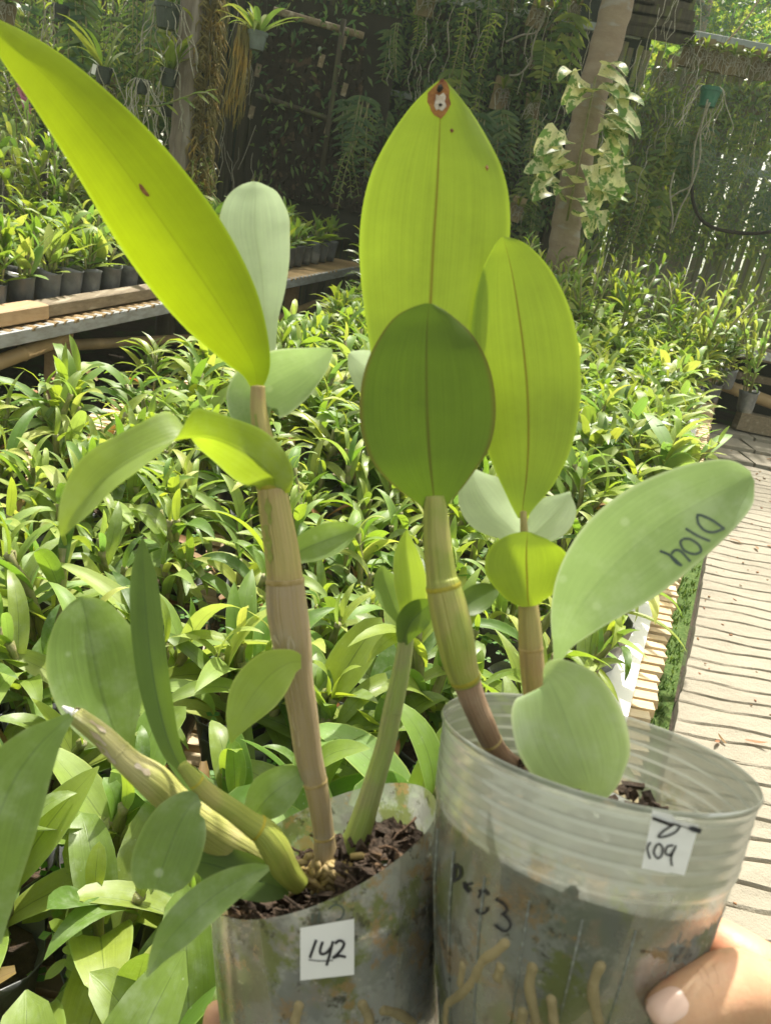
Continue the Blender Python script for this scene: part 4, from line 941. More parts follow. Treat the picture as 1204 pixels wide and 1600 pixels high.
# leafy long branch crossing the post
t = thing('trailing_branch', 'long leafy orchid stem arching across the bamboo post', 'branch', YP(225, 165, 4.6)); org = Vector(t.location)
bl = [YP(225, 165, 4.6), YP(250, 166, 4.6), YP(280, 155, 4.6), YP(305, 146, 4.6), YP(325, 145, 4.6)]
b = MB(); b.tube([rel(p, org) for p in bl], .004, 6); b.obj('stem', M['cane_far'], t)
for i in range(9):
    p = rel(Vector(crom([tuple(q) for q in bl], 10)[i+1]), org); _, me = leaf_mesh('leaf', .09, .022, M['bed_leaf'], .6, .2, 5, 0, 0, cross=1); o = link('leaf', me, None, t); o.matrix_local = Matrix.Translation(p) @ frame(Vector((1, -.3, .5 if i % 2 else -.4)), Vector((0, -.6, 1)))
# sagging round net at lower right
t = thing('hanging_net', 'sagging dark net with a curved black hem at right below the pots', 'net', YP(1150, 300, 5.75)); org = Vector(t.location)
rim = [(1080, 285), (1082, 315), (1092, 340), (1112, 355), (1140, 362), (1175, 365), (1210, 360), (1250, 345), (1265, 300)]
rp = crom([tuple(rel(YP(px, py, 5.75), org)) for px, py in rim], 30)
b = MB(); b.tube(rp, .012, 8); b.obj('hem', M['void'], t)
b = MB(); top = crom([tuple(rel(YP(px, py, 5.85), org)) for px, py in ((1080, 230), (1150, 240), (1265, 262))], 30); vs = []
for j in range(7):
    for i in range(30): q = Vector(top[i]).lerp(Vector(rp[i]), j/6); vs.append(q+Vector((0, -.12*math.sin(math.pi*j/6)*math.sin(math.pi*i/29), 0)))
b.add(vs, [(j*30+i, j*30+i+1, (j+1)*30+i+1, (j+1)*30+i) for j in range(6) for i in range(29)]); b.obj('net_cloth', M['net_front'], t)

# ------------------------------------------------------------------ trees beyond the fence
def tree_proto(seed, H_, Wc, nleaf, name='tree'):
    r = random.Random(seed); t = thing(name, 'x', 'tree', (0, 0, -80)); b = MB(); tips = []
    b.tube([(0, 0, -.3), (.05, 0, H_*.3), (-.03, .05, H_*.6), (0, 0, H_*.85)], [.11, .09, .06, .02], 9)
    for k in range(11):
        z = H_*r.uniform(.2, .8); a = r.uniform(0, 6.28); ln = Wc*r.uniform(.45, .95); q = Vector((0, 0, z)); e = Vector((math.cos(a)*ln, math.sin(a)*ln, z+ln*r.uniform(.1, .6)))
        b.tube([q, q.lerp(e, .5)+Vector((0, 0, .08)), e], [.035, .022, .008], 6); tips += [e, q.lerp(e, .6), q.lerp(e, .35)]
    tips.append(Vector((0, 0, H_*.95))); b.obj('trunk', M['bark'], t)
    c = MB(); clumps = [(p+Vector((r.gauss(0, .15), r.gauss(0, .15), r.gauss(0, .12))), r.uniform(.22, .5)) for p in tips for _ in range(3)]
    for k in range(nleaf):
        p, s = r.choice(clumps); v = Vector((r.gauss(0, 1), r.gauss(0, 1), r.gauss(0, .8))); v = v.normalized()*s*r.uniform(.3, 1)**.5
        q = p+v; d = Vector((r.uniform(-1, 1), r.uniform(-1, 1), r.uniform(-1, .4))).normalized(); sx = d.orthogonal().normalized(); ll = r.uniform(.06, .12)
        nrm = d.cross(sx)
        c.add([q, q+d*ll*.5+sx*ll*.24+nrm*.01, q+d*ll, q+d*ll*.5-sx*ll*.24], [(0, 1, 2, 3)], [(.5, 0), (0, .5), (.5, 1), (1, .5)])
    c.obj('crown', M['tree_leaf'], t); return t
trees = [tree_proto(500+i, [3.6, 4.4, 3.0][i], [1.5, 1.7, 1.4][i], 7000, 'tree') for i in range(3)]
r = random.Random(55)
for i, (x, y, s, lab) in enumerate([(-3.6, 8.2, .9, 'leafy tree seen through the fence gaps at far left'), (-2.0, 8.8, 1.0, 'leafy tree behind the bamboo post and dried vine'), (-.6, 8.4, .9, 'leafy tree behind the dark husk panel'), (.8, 8.9, 1.0, 'leafy tree behind the middle of the fence'),
                                    (2.3, 9.6, .95, 'leafy tree behind the fence just right of the trunk'), (4.1, 8.6, 1.0, 'bright leafy tree above the metal rail at upper right'), (3.4, 12.5, 1.5, 'taller hazy tree far behind the upper right net'), (-1.2, 12, 1.5, 'taller tree far behind the middle fence'), (-5, 11.5, 1.4, 'taller tree far behind the left fence'), (7.0, 12, 1.4, 'tree at the far right behind the net')]):
    place(trees[i % 3], (x, y, GR*min(y, 9)-.05), r.uniform(0, 6.28), lab, None, s)
def grass():
    r = random.Random(56); b = MB()
    for _ in range(7000):
        x = r.uniform(-5, 6); y = r.uniform(6.5, 9.5); h = r.uniform(.15, .55); z = GR*y-.03; d = Vector((r.uniform(-.25, .25), r.uniform(-.25, .25), 1)); p = Vector((x, y, z))
        b.add([p-Vector((.01, 0, 0)), p+Vector((.01, 0, 0)), p+d*h], [(0, 1, 2)], [(0, 0), (1, 0), (.5, 1)])
    return b.obj('grass', M['tree_leaf'])
tag(grass(), 'bright long grass growing beyond the back fence', 'grass', kind='stuff')

# ------------------------------------------------------------------ the two held pots
def hero_leaf(name, parent, m, rows, face=1, cup=.12, fold=.10, n=46, cross=8, sub=2.5, wav=.012, seed=0, tip_len=None):
    """rows: (px, py, depth, half width px, twist degrees) along the midrib from base to tip"""
    r = random.Random(seed); rows = [tuple(q)+(0,)*(5-len(q)) for q in rows]; RR = crom(rows, n); b = MB(); vs = []; uv = []
    C3 = [Q(a[0], a[1], a[2]) for a in RR]; ph = [r.uniform(0, 6.3) for _ in range(4)]
    for i, a in enumerate(RR):
        T = (C3[min(i+1, n-1)]-C3[max(i-1, 0)]).normalized(); V = (CAM-C3[i]).normalized(); S = T.cross(V).normalized(); N_ = S.cross(T).normalized()
        if N_.dot(V) < 0: N_ = -N_
        tw = R_(a[4]); sd = S*math.cos(tw)+N_*math.sin(tw); nn = N_*math.cos(tw)-S*math.sin(tw); hw = max(a[3], .6)*a[2]/FPX
        for k in range(-cross, cross+1):
            u = k/cross; t = i/(n-1)
            z = face*(cup*u*u+fold*abs(u))*hw*(1+2.6*math.sin(tw)**2 if a[4] else 1)+hw*wav*6*abs(u)**2*math.sin(t*9+ph[0]+(2 if u > 0 else 0))
            vs.append(C3[i]+sd*u*hw+nn*z); uv.append((.5+.5*u, t))
    c = 2*cross+1; fs = [(i*c+k, i*c+k+1, (i+1)*c+k+1, (i+1)*c+k) for i in range(n-1) for k in range(c-1)]
    # orientation: face +1 shows the upper (front) side to the camera
    v0, v1, v2 = Vector(vs[fs[len(fs)//2][0]]), Vector(vs[fs[len(fs)//2][1]]), Vector(vs[fs[len(fs)//2][2]])
    nr = (v1-v0).cross(v2-v1)
    if (nr.dot(CAM-v0) > 0) != (face > 0): fs = [f[::-1] for f in fs]
    o0 = Vector(parent.location); b.add([Vector(v)-o0 for v in vs], fs, uv)
    return b.obj(name, m, parent)
def hero_cane(name, parent, m, rows, seg=20, nodes=(), nm='cane_node', n=60, cap=True):
    RR = crom(rows, n); pts = [Q(a[0], a[1], a[2])-Vector(parent.location) for a in RR]; rr = [a[3]*a[2]/FPX for a in RR]
    b = MB(); b.tube(pts, rr, seg); o = b.obj(name, m, parent)
    for t in nodes:
        i = int(t*(n-1)); i = max(1, min(n-2, i)); d = (pts[i+1]-pts[i-1]).normalized()*rr[i]; q = pts[i]; b2 = MB()
        b2.tube([q-d*.16, q-d*.05, q+d*.06, q+d*.15], [rr[i]*1.01, rr[i]*1.045, rr[i]*1.035, rr[i]*1.0], seg, False); b2.obj('node', M[nm], o)
    return o
def sheath(parent, cane_rows, m, k, seed):
    r = random.Random(seed); RR = crom(cane_rows, 80); b = MB(); o0 = Vector(parent.location)
    for _ in range(k):
        i0 = r.randint(2, 60); ln = r.randint(8, 18); off = r.uniform(-.8, .8); Lf, Rt = [], []
        for i in range(i0, min(79, i0+ln)):
            a = RR[i]; t = (i-i0)/ln; wd = (.16+.07*math.sin(i*.9+seed))*math.sin(math.pi*min(1, t+.08))**.4; c = Q(a[0], a[1], a[2]); T = (Q(*RR[min(i+1, 79)][:3])-Q(*RR[i-1][:3])).normalized(); V = (CAM-c).normalized(); S = T.cross(V).normalized(); rad = a[3]*a[2]/FPX*1.035
            for lst, q in ((Lf, off-wd), (Rt, off+wd)):
                q = max(-.97, min(.97, q)); lst.append(c+S*q*rad+V*math.sqrt(1-q*q)*rad+V*.0002*t-o0)
        n = len(Lf)
        if n > 2: b.add(Lf+Rt, [(i, i+1, n+i+1, n+i) for i in range(n-1)], [(0, i*.01) for i in range(n)]+[(.3, i*.01) for i in range(n)])
    o = b.obj('papery_sheath', m, parent); return o
def pot_frame(px, py, d, tilt, lean):
    c = Q(px, py, d); a = (UP*math.cos(tilt)+RT*math.sin(tilt)); a = (a*math.cos(lean)+(-fwd)*math.sin(lean)).normalized()
    x = RT-a*RT.dot(a); x.normalize(); yv = a.cross(x); return c, a, x, yv
def lathe(parent, name, m, fr, prof, seg=72, shear=0, shear_ang=0, wob=0, seed=0, shape_pts=None, sq=1.0):
    """prof: (radius, distance down from the rim); shear raises one side of the rim"""
    c, a, x, yv = fr; r = random.Random(seed); ph = [r.uniform(0, 6.3) for _ in range(3)]; vs = []; b = MB(); uv = []; o0 = Vector(parent.location)
    dmax = prof[-1][1]
    for rad, dn in prof:
        for s in range(seg):
            an = 2*math.pi*s/seg; q = rad*(1+wob*math.sin(2*an+ph[0])+wob*.5*math.sin(5*an+ph[1]+dn*30))
            h = -dn+shear*math.cos(an-shear_ang)*(1-dn/dmax)
            vs.append(c+x*q*math.cos(an)+yv*q*math.sin(an)*sq+a*h-o0); uv.append((s/seg, dn))
    b.add(vs, [(i*seg+s, i*seg+(s+1) % seg, (i+1)*seg+(s+1) % seg, (i+1)*seg+s) for i in range(len(prof)-1) for s in range(seg)], uv)
    return b.obj(name, m, parent), b
def bvh(o):
    me = o.data; off = Vector(o.parent.location) if o.parent else Vector(); return BVHTree.FromPolygons([v.co+off for v in me.vertices], [tuple(p.vertices) for p in me.polygons])
def hitp(bv, px, py):
    d = ray(px, py).normalized(); h = bv.ray_cast(CAM, d); return (h[0], (h[1] if h[1].dot(d) < 0 else -h[1])) if h[0] is not None else None
def stroke(parent, name, m, bv, lines, wpx, lift=.0004):
    b = MB(); o0 = Vector(parent.location)
    par = parent
    while par.parent: par = par.parent; o0 = o0+Vector(par.location)
    for ln in lines:
        pts = crom(ln, max(8, 5*len(ln))) if len(ln) > 2 else [tuple(ln[0]), tuple(ln[1])]; L_, R2 = [], []
        for i, p in enumerate(pts):
            q0, q1 = pts[max(i-1, 0)], pts[min(i+1, len(pts)-1)]; dx, dy = q1[0]-q0[0], q1[1]-q0[1]; l = math.hypot(dx, dy) or 1; nx, ny = -dy/l*wpx/2, dx/l*wpx/2
            a, c = hitp(bv, p[0]+nx, p[1]+ny), hitp(bv, p[0]-nx, p[1]-ny)
            if a and c: L_.append(a[0]+a[1]*lift-o0); R2.append(c[0]+c[1]*lift-o0)
        n = len(L_)
        if n > 1: b.add(L_+R2, [(i, i+1, n+i+1, n+i) for i in range(n-1)])
    return b.obj(name, m, parent)
def patch(parent, name, m, bv, corners, n=10, lift=.0007):
    """a paper tag lying on a curved wall: corners tl, tr, br, bl in picture order, with real bulge"""
    b = MB(); vs = []; tl, tr, br, bl = corners; o0 = Vector(parent.location)
    for j in range(n+1):
        for i in range(n+1):
            u, v = i/n, j/n; px = (tl[0]*(1-u)+tr[0]*u)*(1-v)+(bl[0]*(1-u)+br[0]*u)*v; py = (tl[1]*(1-u)+tr[1]*u)*(1-v)+(bl[1]*(1-u)+br[1]*u)*v
            h = hitp(bv, px, py); vs.append(h[0]+h[1]*lift-o0)
    b.add(vs, [(j*(n+1)+i, j*(n+1)+i+1, (j+1)*(n+1)+i+1, (j+1)*(n+1)+i) for j in range(n) for i in range(n)]); return b.obj(name, m, parent)

# ---- left potted orchid (tag 142)
fl = pot_frame(507, 1318, .335, R_(-3), R_(0)); kL = .335/FPX
A = thing('held_orchid', 'held orchid in a cloudy plastic bag pot with the white tag 142', 'orchid', fl[0]-fl[1]*.13)
rim = 176*kL
profL = [(rim*1.0, 0), (rim*1.0, .004), (rim*.995, .02), (rim*.985, .045), (rim*.955, .08), (rim*.90, .115), (rim*.86, .13)]
potL, _ = lathe(A, 'pot', M['pot_bag'], fl, profL, 84, .0155, R_(8), .010, 3)
coreprof = [(rim*.02, .026), (rim*.5, .024), (rim*.955, .022), (rim*.965, .03), (rim*.955, .05), (rim*.925, .08), (rim*.87, .115), (rim*.83, .128), (.001, .129)]
coreL, _ = lathe(A, 'potting_mix', M['core_left'], fl, coreprof, 64, .017, R_(8), .006, 3)
# loose bark and fibres on the surface of the mix
def bits(parent, fr, rad, depth, n, shear, seed, arc=(0, 6.28)):
    r = random.Random(seed); b = MB(); c, a, x, yv = fr; o0 = Vector(parent.location)
    for _ in range(n):
        an = r.uniform(*arc); q = rad*math.sqrt(r.random())*.97; p = c+x*q*math.cos(an)+yv*q*math.sin(an)+a*(-depth+shear*math.cos(an-.14)+r.uniform(-.003, .008))
        b.box(p-o0, (r.uniform(.002, .009), r.uniform(.0012, .004), r.uniform(.0012, .0035)), Matrix.Rotation(r.uniform(0, 3), 3, 'X') @ Matrix.Rotation(r.uniform(0, 3), 3, 'Z'), .001)
    o = b.obj('bark_chips', M['chips'], parent, False); o['kind'] = 'stuff'; return o
bits(A, fl, rim*.93, .024, 950, .014, 61)
r = random.Random(62); b = MB(); c, a, x, yv = fl
for k in range(46):
    an = r.uniform(0, 6.28); q = rim*r.uniform(.4, .84); p = c+x*q*math.cos(an)+yv*q*math.sin(an)-a*(.020-.014*math.cos(an)); pts = [p-Vector(A.location)]
    for j in range(4): p = p+x*r.uniform(-.008, .008)+yv*r.uniform(-.004, .004)+a*r.uniform(-.003, .006); pts.append(p-Vector(A.location))
    b.tube(crom([tuple(z) for z in pts], 8), .0006, 5)
b.obj('fine_roots', M['soil'], A)
bvL = bvh(potL)
tagL = patch(A, 'label', M['paper'], bvL, ((470, 1447), (552, 1433), (552, 1520), (470, 1529)), lift=.0012)
bvt = bvh(tagL)
stroke(A, 'lettering', M['ink'], bvt, [[(494, 1468), (489, 1482), (484, 1496)], [(504, 1471), (500, 1484), (502, 1490), (510, 1488), (518, 1478)], [(520, 1470), (515, 1490), (510, 1508)], [(523, 1474), (530, 1469), (537, 1473), (534, 1482), (525, 1492), (520, 1496), (530, 1493), (540, 1495)]], 4.2, .0003)
stroke(A, 'lettering', M['ink'], bvt, [[(482, 1499), (500, 1501), (520, 1500)]], 1.5, .0003)
stroke(A, 'faded_lettering', M['ink_faded'], bvL, [[(489, 1428), (487, 1440)], [(499, 1424), (497, 1441)], [(513, 1420), (523, 1413), (533, 1416), (537, 1424), (532, 1434), (524, 1438)]], 2.2, .0004)
# roots showing through the wall
def wallroots(parent, core, lines, rad, m='root_brown'):
    bv = bvh(core); b = MB(); o0 = Vector(parent.location)
    for ln in lines:
        pts = []; w_ = []
        for p in crom(ln, 5*len(ln)):
            h = hitp(bv, p[0], p[1])
            if h: pts.append(h[0]+h[1]*rad*.1-o0); w_.append(rad*(1+.07*math.sin(len(pts)*.9)))
        if len(pts) > 2:
            w_[0] *= .35; w_[-1] *= .35; w_[1] *= .8; b.tube(pts, w_, 8)
    return b.obj('roots', M[m], parent)
wallroots(A, coreL, [[(590, 1575), (620, 1582), (645, 1600)], [(560, 1560), (575, 1590), (570, 1620)], [(470, 1560), (460, 1600)]], .0022)
cA = M['cane_grey']
c1 = hero_cane('cane', A, M['cane_tan'], [(403, 604, .318, 11), (404, 640, .318, 13), (412, 690, .318, 16), (422, 745, .318, 22), (430, 800, .320, 25), (440, 860, .322, 27), (445, 905, .323, 28)], nodes=(.55,), nm='cane_node_y')
c2 = hero_cane('cane', A, cA, [(445, 903, .323, 29), (448, 950, .324, 32), (457, 1010, .325, 30), (464, 1060, .326, 25), (474, 1120, .328, 23), (482, 1180, .330, 21.5), (493, 1225, .332, 19), (501, 1268, .334, 17), (507, 1315, .336, 17), (508, 1345, .337, 22), (507, 1362, .338, 26)], nodes=(.03, .60, .78))
c2['label'] = 'greyish lower cane with papery sheath'
M['sheath'] = cane_mat('sheath', (.56, .46, .30), (.42, .33, .20), (.62, .54, .42))
sheath(A, [(445, 903, .323, 29), (448, 950, .324, 32), (457, 1010, .325, 30), (464, 1060, .326, 25), (474, 1120, .328, 23), (482, 1180, .330, 21.5), (493, 1225, .332, 19), (501, 1268, .334, 17), (507, 1315, .336, 17)], M['sheath'], 7, 3)
sheath(A, [(404, 640, .318, 13), (412, 690, .318, 16), (422, 745, .318, 22), (430, 800, .320, 25), (440, 860, .322, 27), (445, 905, .323, 28)], M['cane_olive'], 3, 5)
sheath(A, [(123, 1121, .31, 14.5), (160, 1150, .31, 17), (203, 1192, .312, 20), (240, 1220, .315, 26), (268, 1248, .318, 25), (300, 1278, .322, 27)], M['sheath'], 4, 8)
hero_cane('cane', A, M['cane_green'], [(640, 955, .345, 9), (634, 1000, .345, 12), (626, 1050, .345, 14), (614, 1105, .345, 15), (603, 1160, .345, 15.5), (591, 1201, .345, 16), (573, 1260, .345, 18), (560, 1300, .345, 20), (552, 1328, .345, 23)], nodes=(.40, .93), nm='cane_green')
hero_cane('cane', A, M['cane_straw'], [(118, 1117, .31, 12), (123, 1121, .31, 14.5), (160, 1150, .31, 17), (203, 1192, .312, 20), (240, 1220, .315, 26), (268, 1248, .318, 25), (300, 1278, .322, 27), (344, 1308, .33, 31), (385, 1330, .335, 26), (420, 1350, .34, 20)], nodes=(.30, .66), nm='cane_straw')
hero_cane('dry_tip', A, M['paper'], [(98, 1104, .31, 2), (107, 1110, .31, 5), (118, 1117, .31, 9)], n=8)
hero_cane('cane', A, M['cane_olive'], [(285, 1195, .30, 9), (305, 1219, .302, 13), (330, 1243, .305, 15), (362, 1265, .308, 16), (393, 1288, .312, 18), (412, 1300, .314, 21), (430, 1326, .316, 23), (446, 1358, .32, 21), (468, 1382, .325, 16)], nodes=(.15, .56), nm='cane_node_y')
# papery root crown
b = MB(); r = random.Random(66); o0 = Vector(A.location)
for k in range(60):
    px, py = 510+r.gauss(0, 24), 1362+r.gauss(0, 10); p = Q(px, py, .333+r.uniform(-.006, .006)); d = RT*r.uniform(-1, 1)+UP*r.uniform(-.5, .3); pts = [p-o0, p+d*.006-o0, p+d*.012-UP*.002-o0]
    b.tube(pts, [.0013, .0017, .0007], 6)
b.obj('root_crown', M['cane_node'], A)
hl = lambda *a, **k: hero_leaf('leaf', *a, **k)
A_big = hl(A, M['backlit'], [(401, 606, .318, 9), (398, 575, .318, 25), (378, 535, .317, 44), (343, 478, .315, 64), (294, 405, .313, 76), (243, 332, .312, 77), (190, 258, .312, 70), (135, 190, .314, 59), (80, 128, .318, 46), (28, 78, .323, 32), (-12, 40, .328, 15), (-38, 15, .332, 2)], face=-1, cup=.12, fold=.05, seed=1)
hl(A, M['pale'], [(418, 625, .34, 8), (416, 560, .345, 14), (413, 500, .35, 22), (411, 455, .352, 35), (406, 410, .354, 47), (399, 365, .356, 54), (398, 335, .357, 50), (399, 310, .3575, 38), (399, 295, .358, 23), (399, 287, .358, 10), (399, 284, .358, 2)], face=1, cup=.18, fold=.12, seed=2)
hl(A, M['glaucous'], [(408, 680, .325, 14), (393, 645, .328, 34), (400, 620, .33, 46), (430, 600, .33, 50), (463, 582, .328, 42), (492, 565, .325, 26), (510, 552, .323, 12), (518, 545, .322, 2)], face=1, cup=.15, fold=.1, seed=3)
hl(A, M['arch'], [(432, 775, .315, 22), (426, 745, .31, 36), (396, 716, .305, 45), (352, 692, .298, 38, 15), (318, 684, .292, 36, 48), (270, 690, .285, 36, 118), (215, 714, .278, 38, 142), (165, 748, .274, 42, 145), (130, 786, .272, 32, 150), (108, 815, .271, 16, 155), (97, 838, .271, 2, 160)], face=-1, cup=.10, fold=.22, seed=4)
hl(A, M['yellow_green'], [(470, 1034, .310, 10), (452, 1036, .308, 22), (425, 1052, .305, 36), (398, 1082, .303, 38), (378, 1115, .302, 26), (366, 1143, .301, 11), (361, 1162, .301, 1)], face=1, cup=.1, fold=.12, seed=5)
hl(A, M['mid_green'], [(198, 1185, .325, 9), (190, 1165, .326, 22), (176, 1135, .328, 44), (162, 1095, .33, 62), (151, 1045, .332, 70), (142, 1000, .334, 63), (134, 962, .335, 44), (129, 940, .336, 20), (127, 932, .336, 4)], face=1, cup=.14, fold=.12, seed=6)
hl(A, M['deep_green'], [(318, 1248, .315, 6), (290, 1213, .315, 11), (266, 1165, .316, 16), (250, 1110, .317, 21), (237, 1040, .318, 24), (229, 965, .32, 24), (225, 905, .322, 20), (223, 865, .323, 10), (223, 840, .324, 1)], face=1, cup=.12, fold=.3, seed=7)
hl(A, M['mid_green'], [(112, 1118, .285, 6), (92, 1135, .282, 16), (58, 1168, .278, 36), (22, 1220, .274, 54), (-6, 1290, .271, 60), (-18, 1370, .27, 48), (-14, 1430, .27, 30), (0, 1475, .27, 3)], face=1, cup=.14, fold=.1, seed=8)
hl(A, M['mid_green'], [(312, 1250, .300, 8), (298, 1258, .298, 26), (284, 1280, .295, 42), (270, 1312, .292, 50), (256, 1350, .29, 50), (247, 1376, .289, 40), (243, 1390, .289, 24)], face=1, cup=.16, fold=.08, seed=9)
hl(A, M['deep_green'], [(420, 1356, .295, 4), (392, 1366, .292, 16), (352, 1388, .288, 26), (312, 1418, .284, 30), (275, 1455, .281, 27), (248, 1492, .279, 14), (230, 1526, .278, 1)], face=1, cup=.12, fold=.2, seed=10).data.materials[0] = M['mid_green']
hl(A, M['mid_green'], [(398, 1285, .325, 6), (402, 1268, .325, 22), (420, 1245, .326, 34), (445, 1225, .328, 30), (467, 1211, .33, 16), (482, 1204, .331, 1)], face=1, cup=.14, fold=.1, seed=11)
hl(A, M['deep_green'], [(305, 1345, .322, 12), (335, 1352, .322, 26), (375, 1366, .323, 32), (420, 1382, .324, 26), (452, 1392, .325, 8)], face=1, cup=.14, fold=.1, seed=12)
hl(A, M['mid_green'], [(455, 870, .333, 14), (480, 856, .336, 24), (515, 842, .34, 26), (542, 832, .343, 16), (560, 826, .345, 2)], face=1, cup=.12, fold=.15, seed=13)
hl(A, M['yellow_green'], [(632, 975, .343, 8), (642, 945, .343, 20), (640, 905, .343, 25), (635, 868, .343, 20), (634, 842, .343, 9), (635, 828, .343, 1)], face=1, cup=.16, fold=.4, seed=14)
hl(A, M['mid_green'], [(628, 975, .348, 6), (612, 940, .35, 18), (603, 915, .352, 20), (598, 895, .353, 12), (598, 884, .353, 2)], face=1, cup=.12, fold=.2, seed=15)
hl(A, M['deep_green'], [(628, 1005, .342, 8), (640, 975, .34, 22), (658, 955, .338, 22), (676, 942, .336, 8)], face=1, cup=.12, fold=.2, seed=16)
# brown cut tip on the drooping leaf
for o_ in []: pass

# ---- right potted orchid (tag D104)
fr = pot_frame(928, 1160, .30, R_(10.5), R_(2)); kR = .30/FPX; rimR = 239*kR
B = thing('held_orchid', 'held orchid in a larger clear ridged pot with leaf marked D104', 'orchid', fr[0]-fr[1]*.13)
prof = [(rimR*1.0, 0), (rimR*1.012, .0012), (rimR*1.0, .0028)]
dn = .004
for k in range(5): prof += [(rimR*(.990-.006*k), dn), (rimR*(.9935-.006*k), dn+.0009), (rimR*(.991-.006*k), dn+.0018), (rimR*(.988-.006*k), dn+.0040)]; dn += .0054
prof += [(rimR*.955, dn), (rimR*.945, dn+.002), (rimR*.88, .062), (rimR*.79, .088), (rimR*.69, .112), (rimR*.61, .13)]
potR, _ = lathe(B, 'pot', M['pot_clear'], fr, prof, 110, 0, 0, .004, 5)
cp = [(.001, .026), (rimR*.5, .027), (rimR*.88, .030), (rimR*.93, .034), (rimR*.91, .048), (rimR*.855, .066), (rimR*.775, .088), (rimR*.675, .112), (rimR*.595, .128), (.001, .129)]
coreR, _ = lathe(B, 'potting_mix', M['core_right'], fr, cp, 64, .008, R_(180), .004, 5)
bits(B, fr, rimR*.80, .030, 260, -.003, 71)
bvR = bvh(potR)
# raised vertical mould seams
sv = MB(); c, a, x, yv = fr; o0 = Vector(B.location)
for k in range(20):
    an = 2*math.pi*k/20+.12; pts = []
    for rad, d_ in ((rimR*.925, .042), (rimR*.882, .062), (rimR*.792, .088), (rimR*.692, .112), (rimR*.612, .13)): pts.append(c+x*rad*math.cos(an)+yv*rad*math.sin(an)-a*d_-o0)
    sv.tube(pts, .0004, 6)
sv.obj('seams', M['pot_clear'], B)
tagR = patch(B, 'label', M['paper'], bvR, ((1016, 1266), (1088, 1283), (1064, 1366), (999, 1352)), lift=.0013)
bvt = bvh(tagR)
stroke(B, 'lettering', M['ink'], bvR, [[(1016, 1271), (1050, 1283), (1088, 1295)]], 4.5, .0019)
stroke(B, 'lettering', M['ink'], bvt, [[(1052, 1287), (1036, 1297), (1027, 1307), (1042, 1305), (1055, 1298), (1060, 1289), (1048, 1286)], [(1015, 1315), (1010, 1325), (1014, 1341)], [(1025, 1318), (1020, 1330), (1025, 1340), (1032, 1336), (1033, 1322), (1026, 1317)], [(1050, 1320), (1041, 1322), (1038, 1332), (1045, 1335), (1052, 1326), (1054, 1320)], [(1053, 1324), (1047, 1338), (1048, 1352)]], 3.0, .0004)
stroke(B, 'lettering', M['ink'], bvR, [[(712, 1350), (710, 1378)], [(710, 1350), (719, 1356), (720, 1368), (711, 1377)], [(724, 1378), (734, 1392)], [(738, 1380), (726, 1384), (734, 1394)], [(748, 1392), (756, 1391), (764, 1398)], [(754, 1392), (748, 1402)], [(744, 1420), (750, 1427), (760, 1424), (761, 1417)], [(774, 1404), (788, 1412), (792, 1422), (784, 1428)], [(786, 1427), (796, 1438), (797, 1448), (788, 1454), (772, 1444)]], 3.6, .0005)
wallroots(B, coreR, [[(797, 1466), (775, 1486), (756, 1500), (742, 1530), (722, 1552), (705, 1566), (700, 1590), (706, 1620)], [(786, 1502), (778, 1530)], [(900, 1355), (896, 1385)], [(860, 1550), (866, 1600)], [(895, 1358), (893, 1370)], [(728, 1500), (722, 1540)], [(820, 1570), (812, 1610)], [(835, 1500), (828, 1540), (840, 1600)], [(940, 1500), (925, 1540), (935, 1600)]], .0020)
hero_cane('cane', B, M['cane_olive'], [(679, 775, .305, 15), (680, 800, .305, 19), (683, 850, .305, 22), (689, 900, .306, 24), (692, 915, .306, 27), (700, 950, .307, 30), (710, 995, .308, 30), (718, 1035, .31, 27), (729, 1066, .312, 23)], nodes=(.52, .97), nm='cane_node_y')
hero_cane('cane', B, M['cane_brown'], [(728, 1064, .312, 22), (740, 1098, .314, 20), (754, 1130, .316, 19), (768, 1160, .319, 17), (785, 1182, .322, 15), (808, 1198, .325, 14), (835, 1208, .327, 13)], nodes=(.5,))
sheath(B, [(728, 1064, .312, 22), (740, 1098, .314, 20), (754, 1130, .316, 19), (768, 1160, .319, 17), (785, 1182, .322, 15), (808, 1198, .325, 14)], M['sheath'], 5, 11)
hero_cane('cane', B, M['cane_tan'], [(824, 938, .320, 15), (827, 980, .320, 18), (830, 1030, .321, 19), (836, 1090, .324, 19), (842, 1150, .327, 18), (848, 1215, .33, 17)], nodes=(.35,))
hero_cane('cane', B, M['cane_tan'], [(817, 800, .322, 5), (818, 825, .32, 6), (821, 880, .32, 9), (824, 942, .32, 12)], n=16)
hero_cane('cane', B, M['cane_brown'], [(868, 1022, .30, 6), (866, 1050, .302, 9), (862, 1120, .31, 12), (856, 1215, .325, 13)], n=16)
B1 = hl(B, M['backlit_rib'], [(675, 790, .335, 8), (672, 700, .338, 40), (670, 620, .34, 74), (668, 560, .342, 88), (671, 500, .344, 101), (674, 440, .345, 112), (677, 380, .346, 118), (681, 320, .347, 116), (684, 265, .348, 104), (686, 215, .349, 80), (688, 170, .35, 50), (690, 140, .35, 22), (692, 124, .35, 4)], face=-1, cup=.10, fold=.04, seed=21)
hl(B, M['backlit'], [(815, 810, .322, 6), (817, 785, .323, 22), (822, 745, .325, 46), (825, 690, .327, 68), (824, 620, .33, 81), (818, 550, .332, 84), (810, 490, .334, 77), (801, 435, .336, 59), (793, 398, .337, 37), (787, 378, .337, 16), (785, 370, .337, 3)], face=-1, cup=.10, fold=.06, seed=22).data.materials[0] = M['backlit_rib']
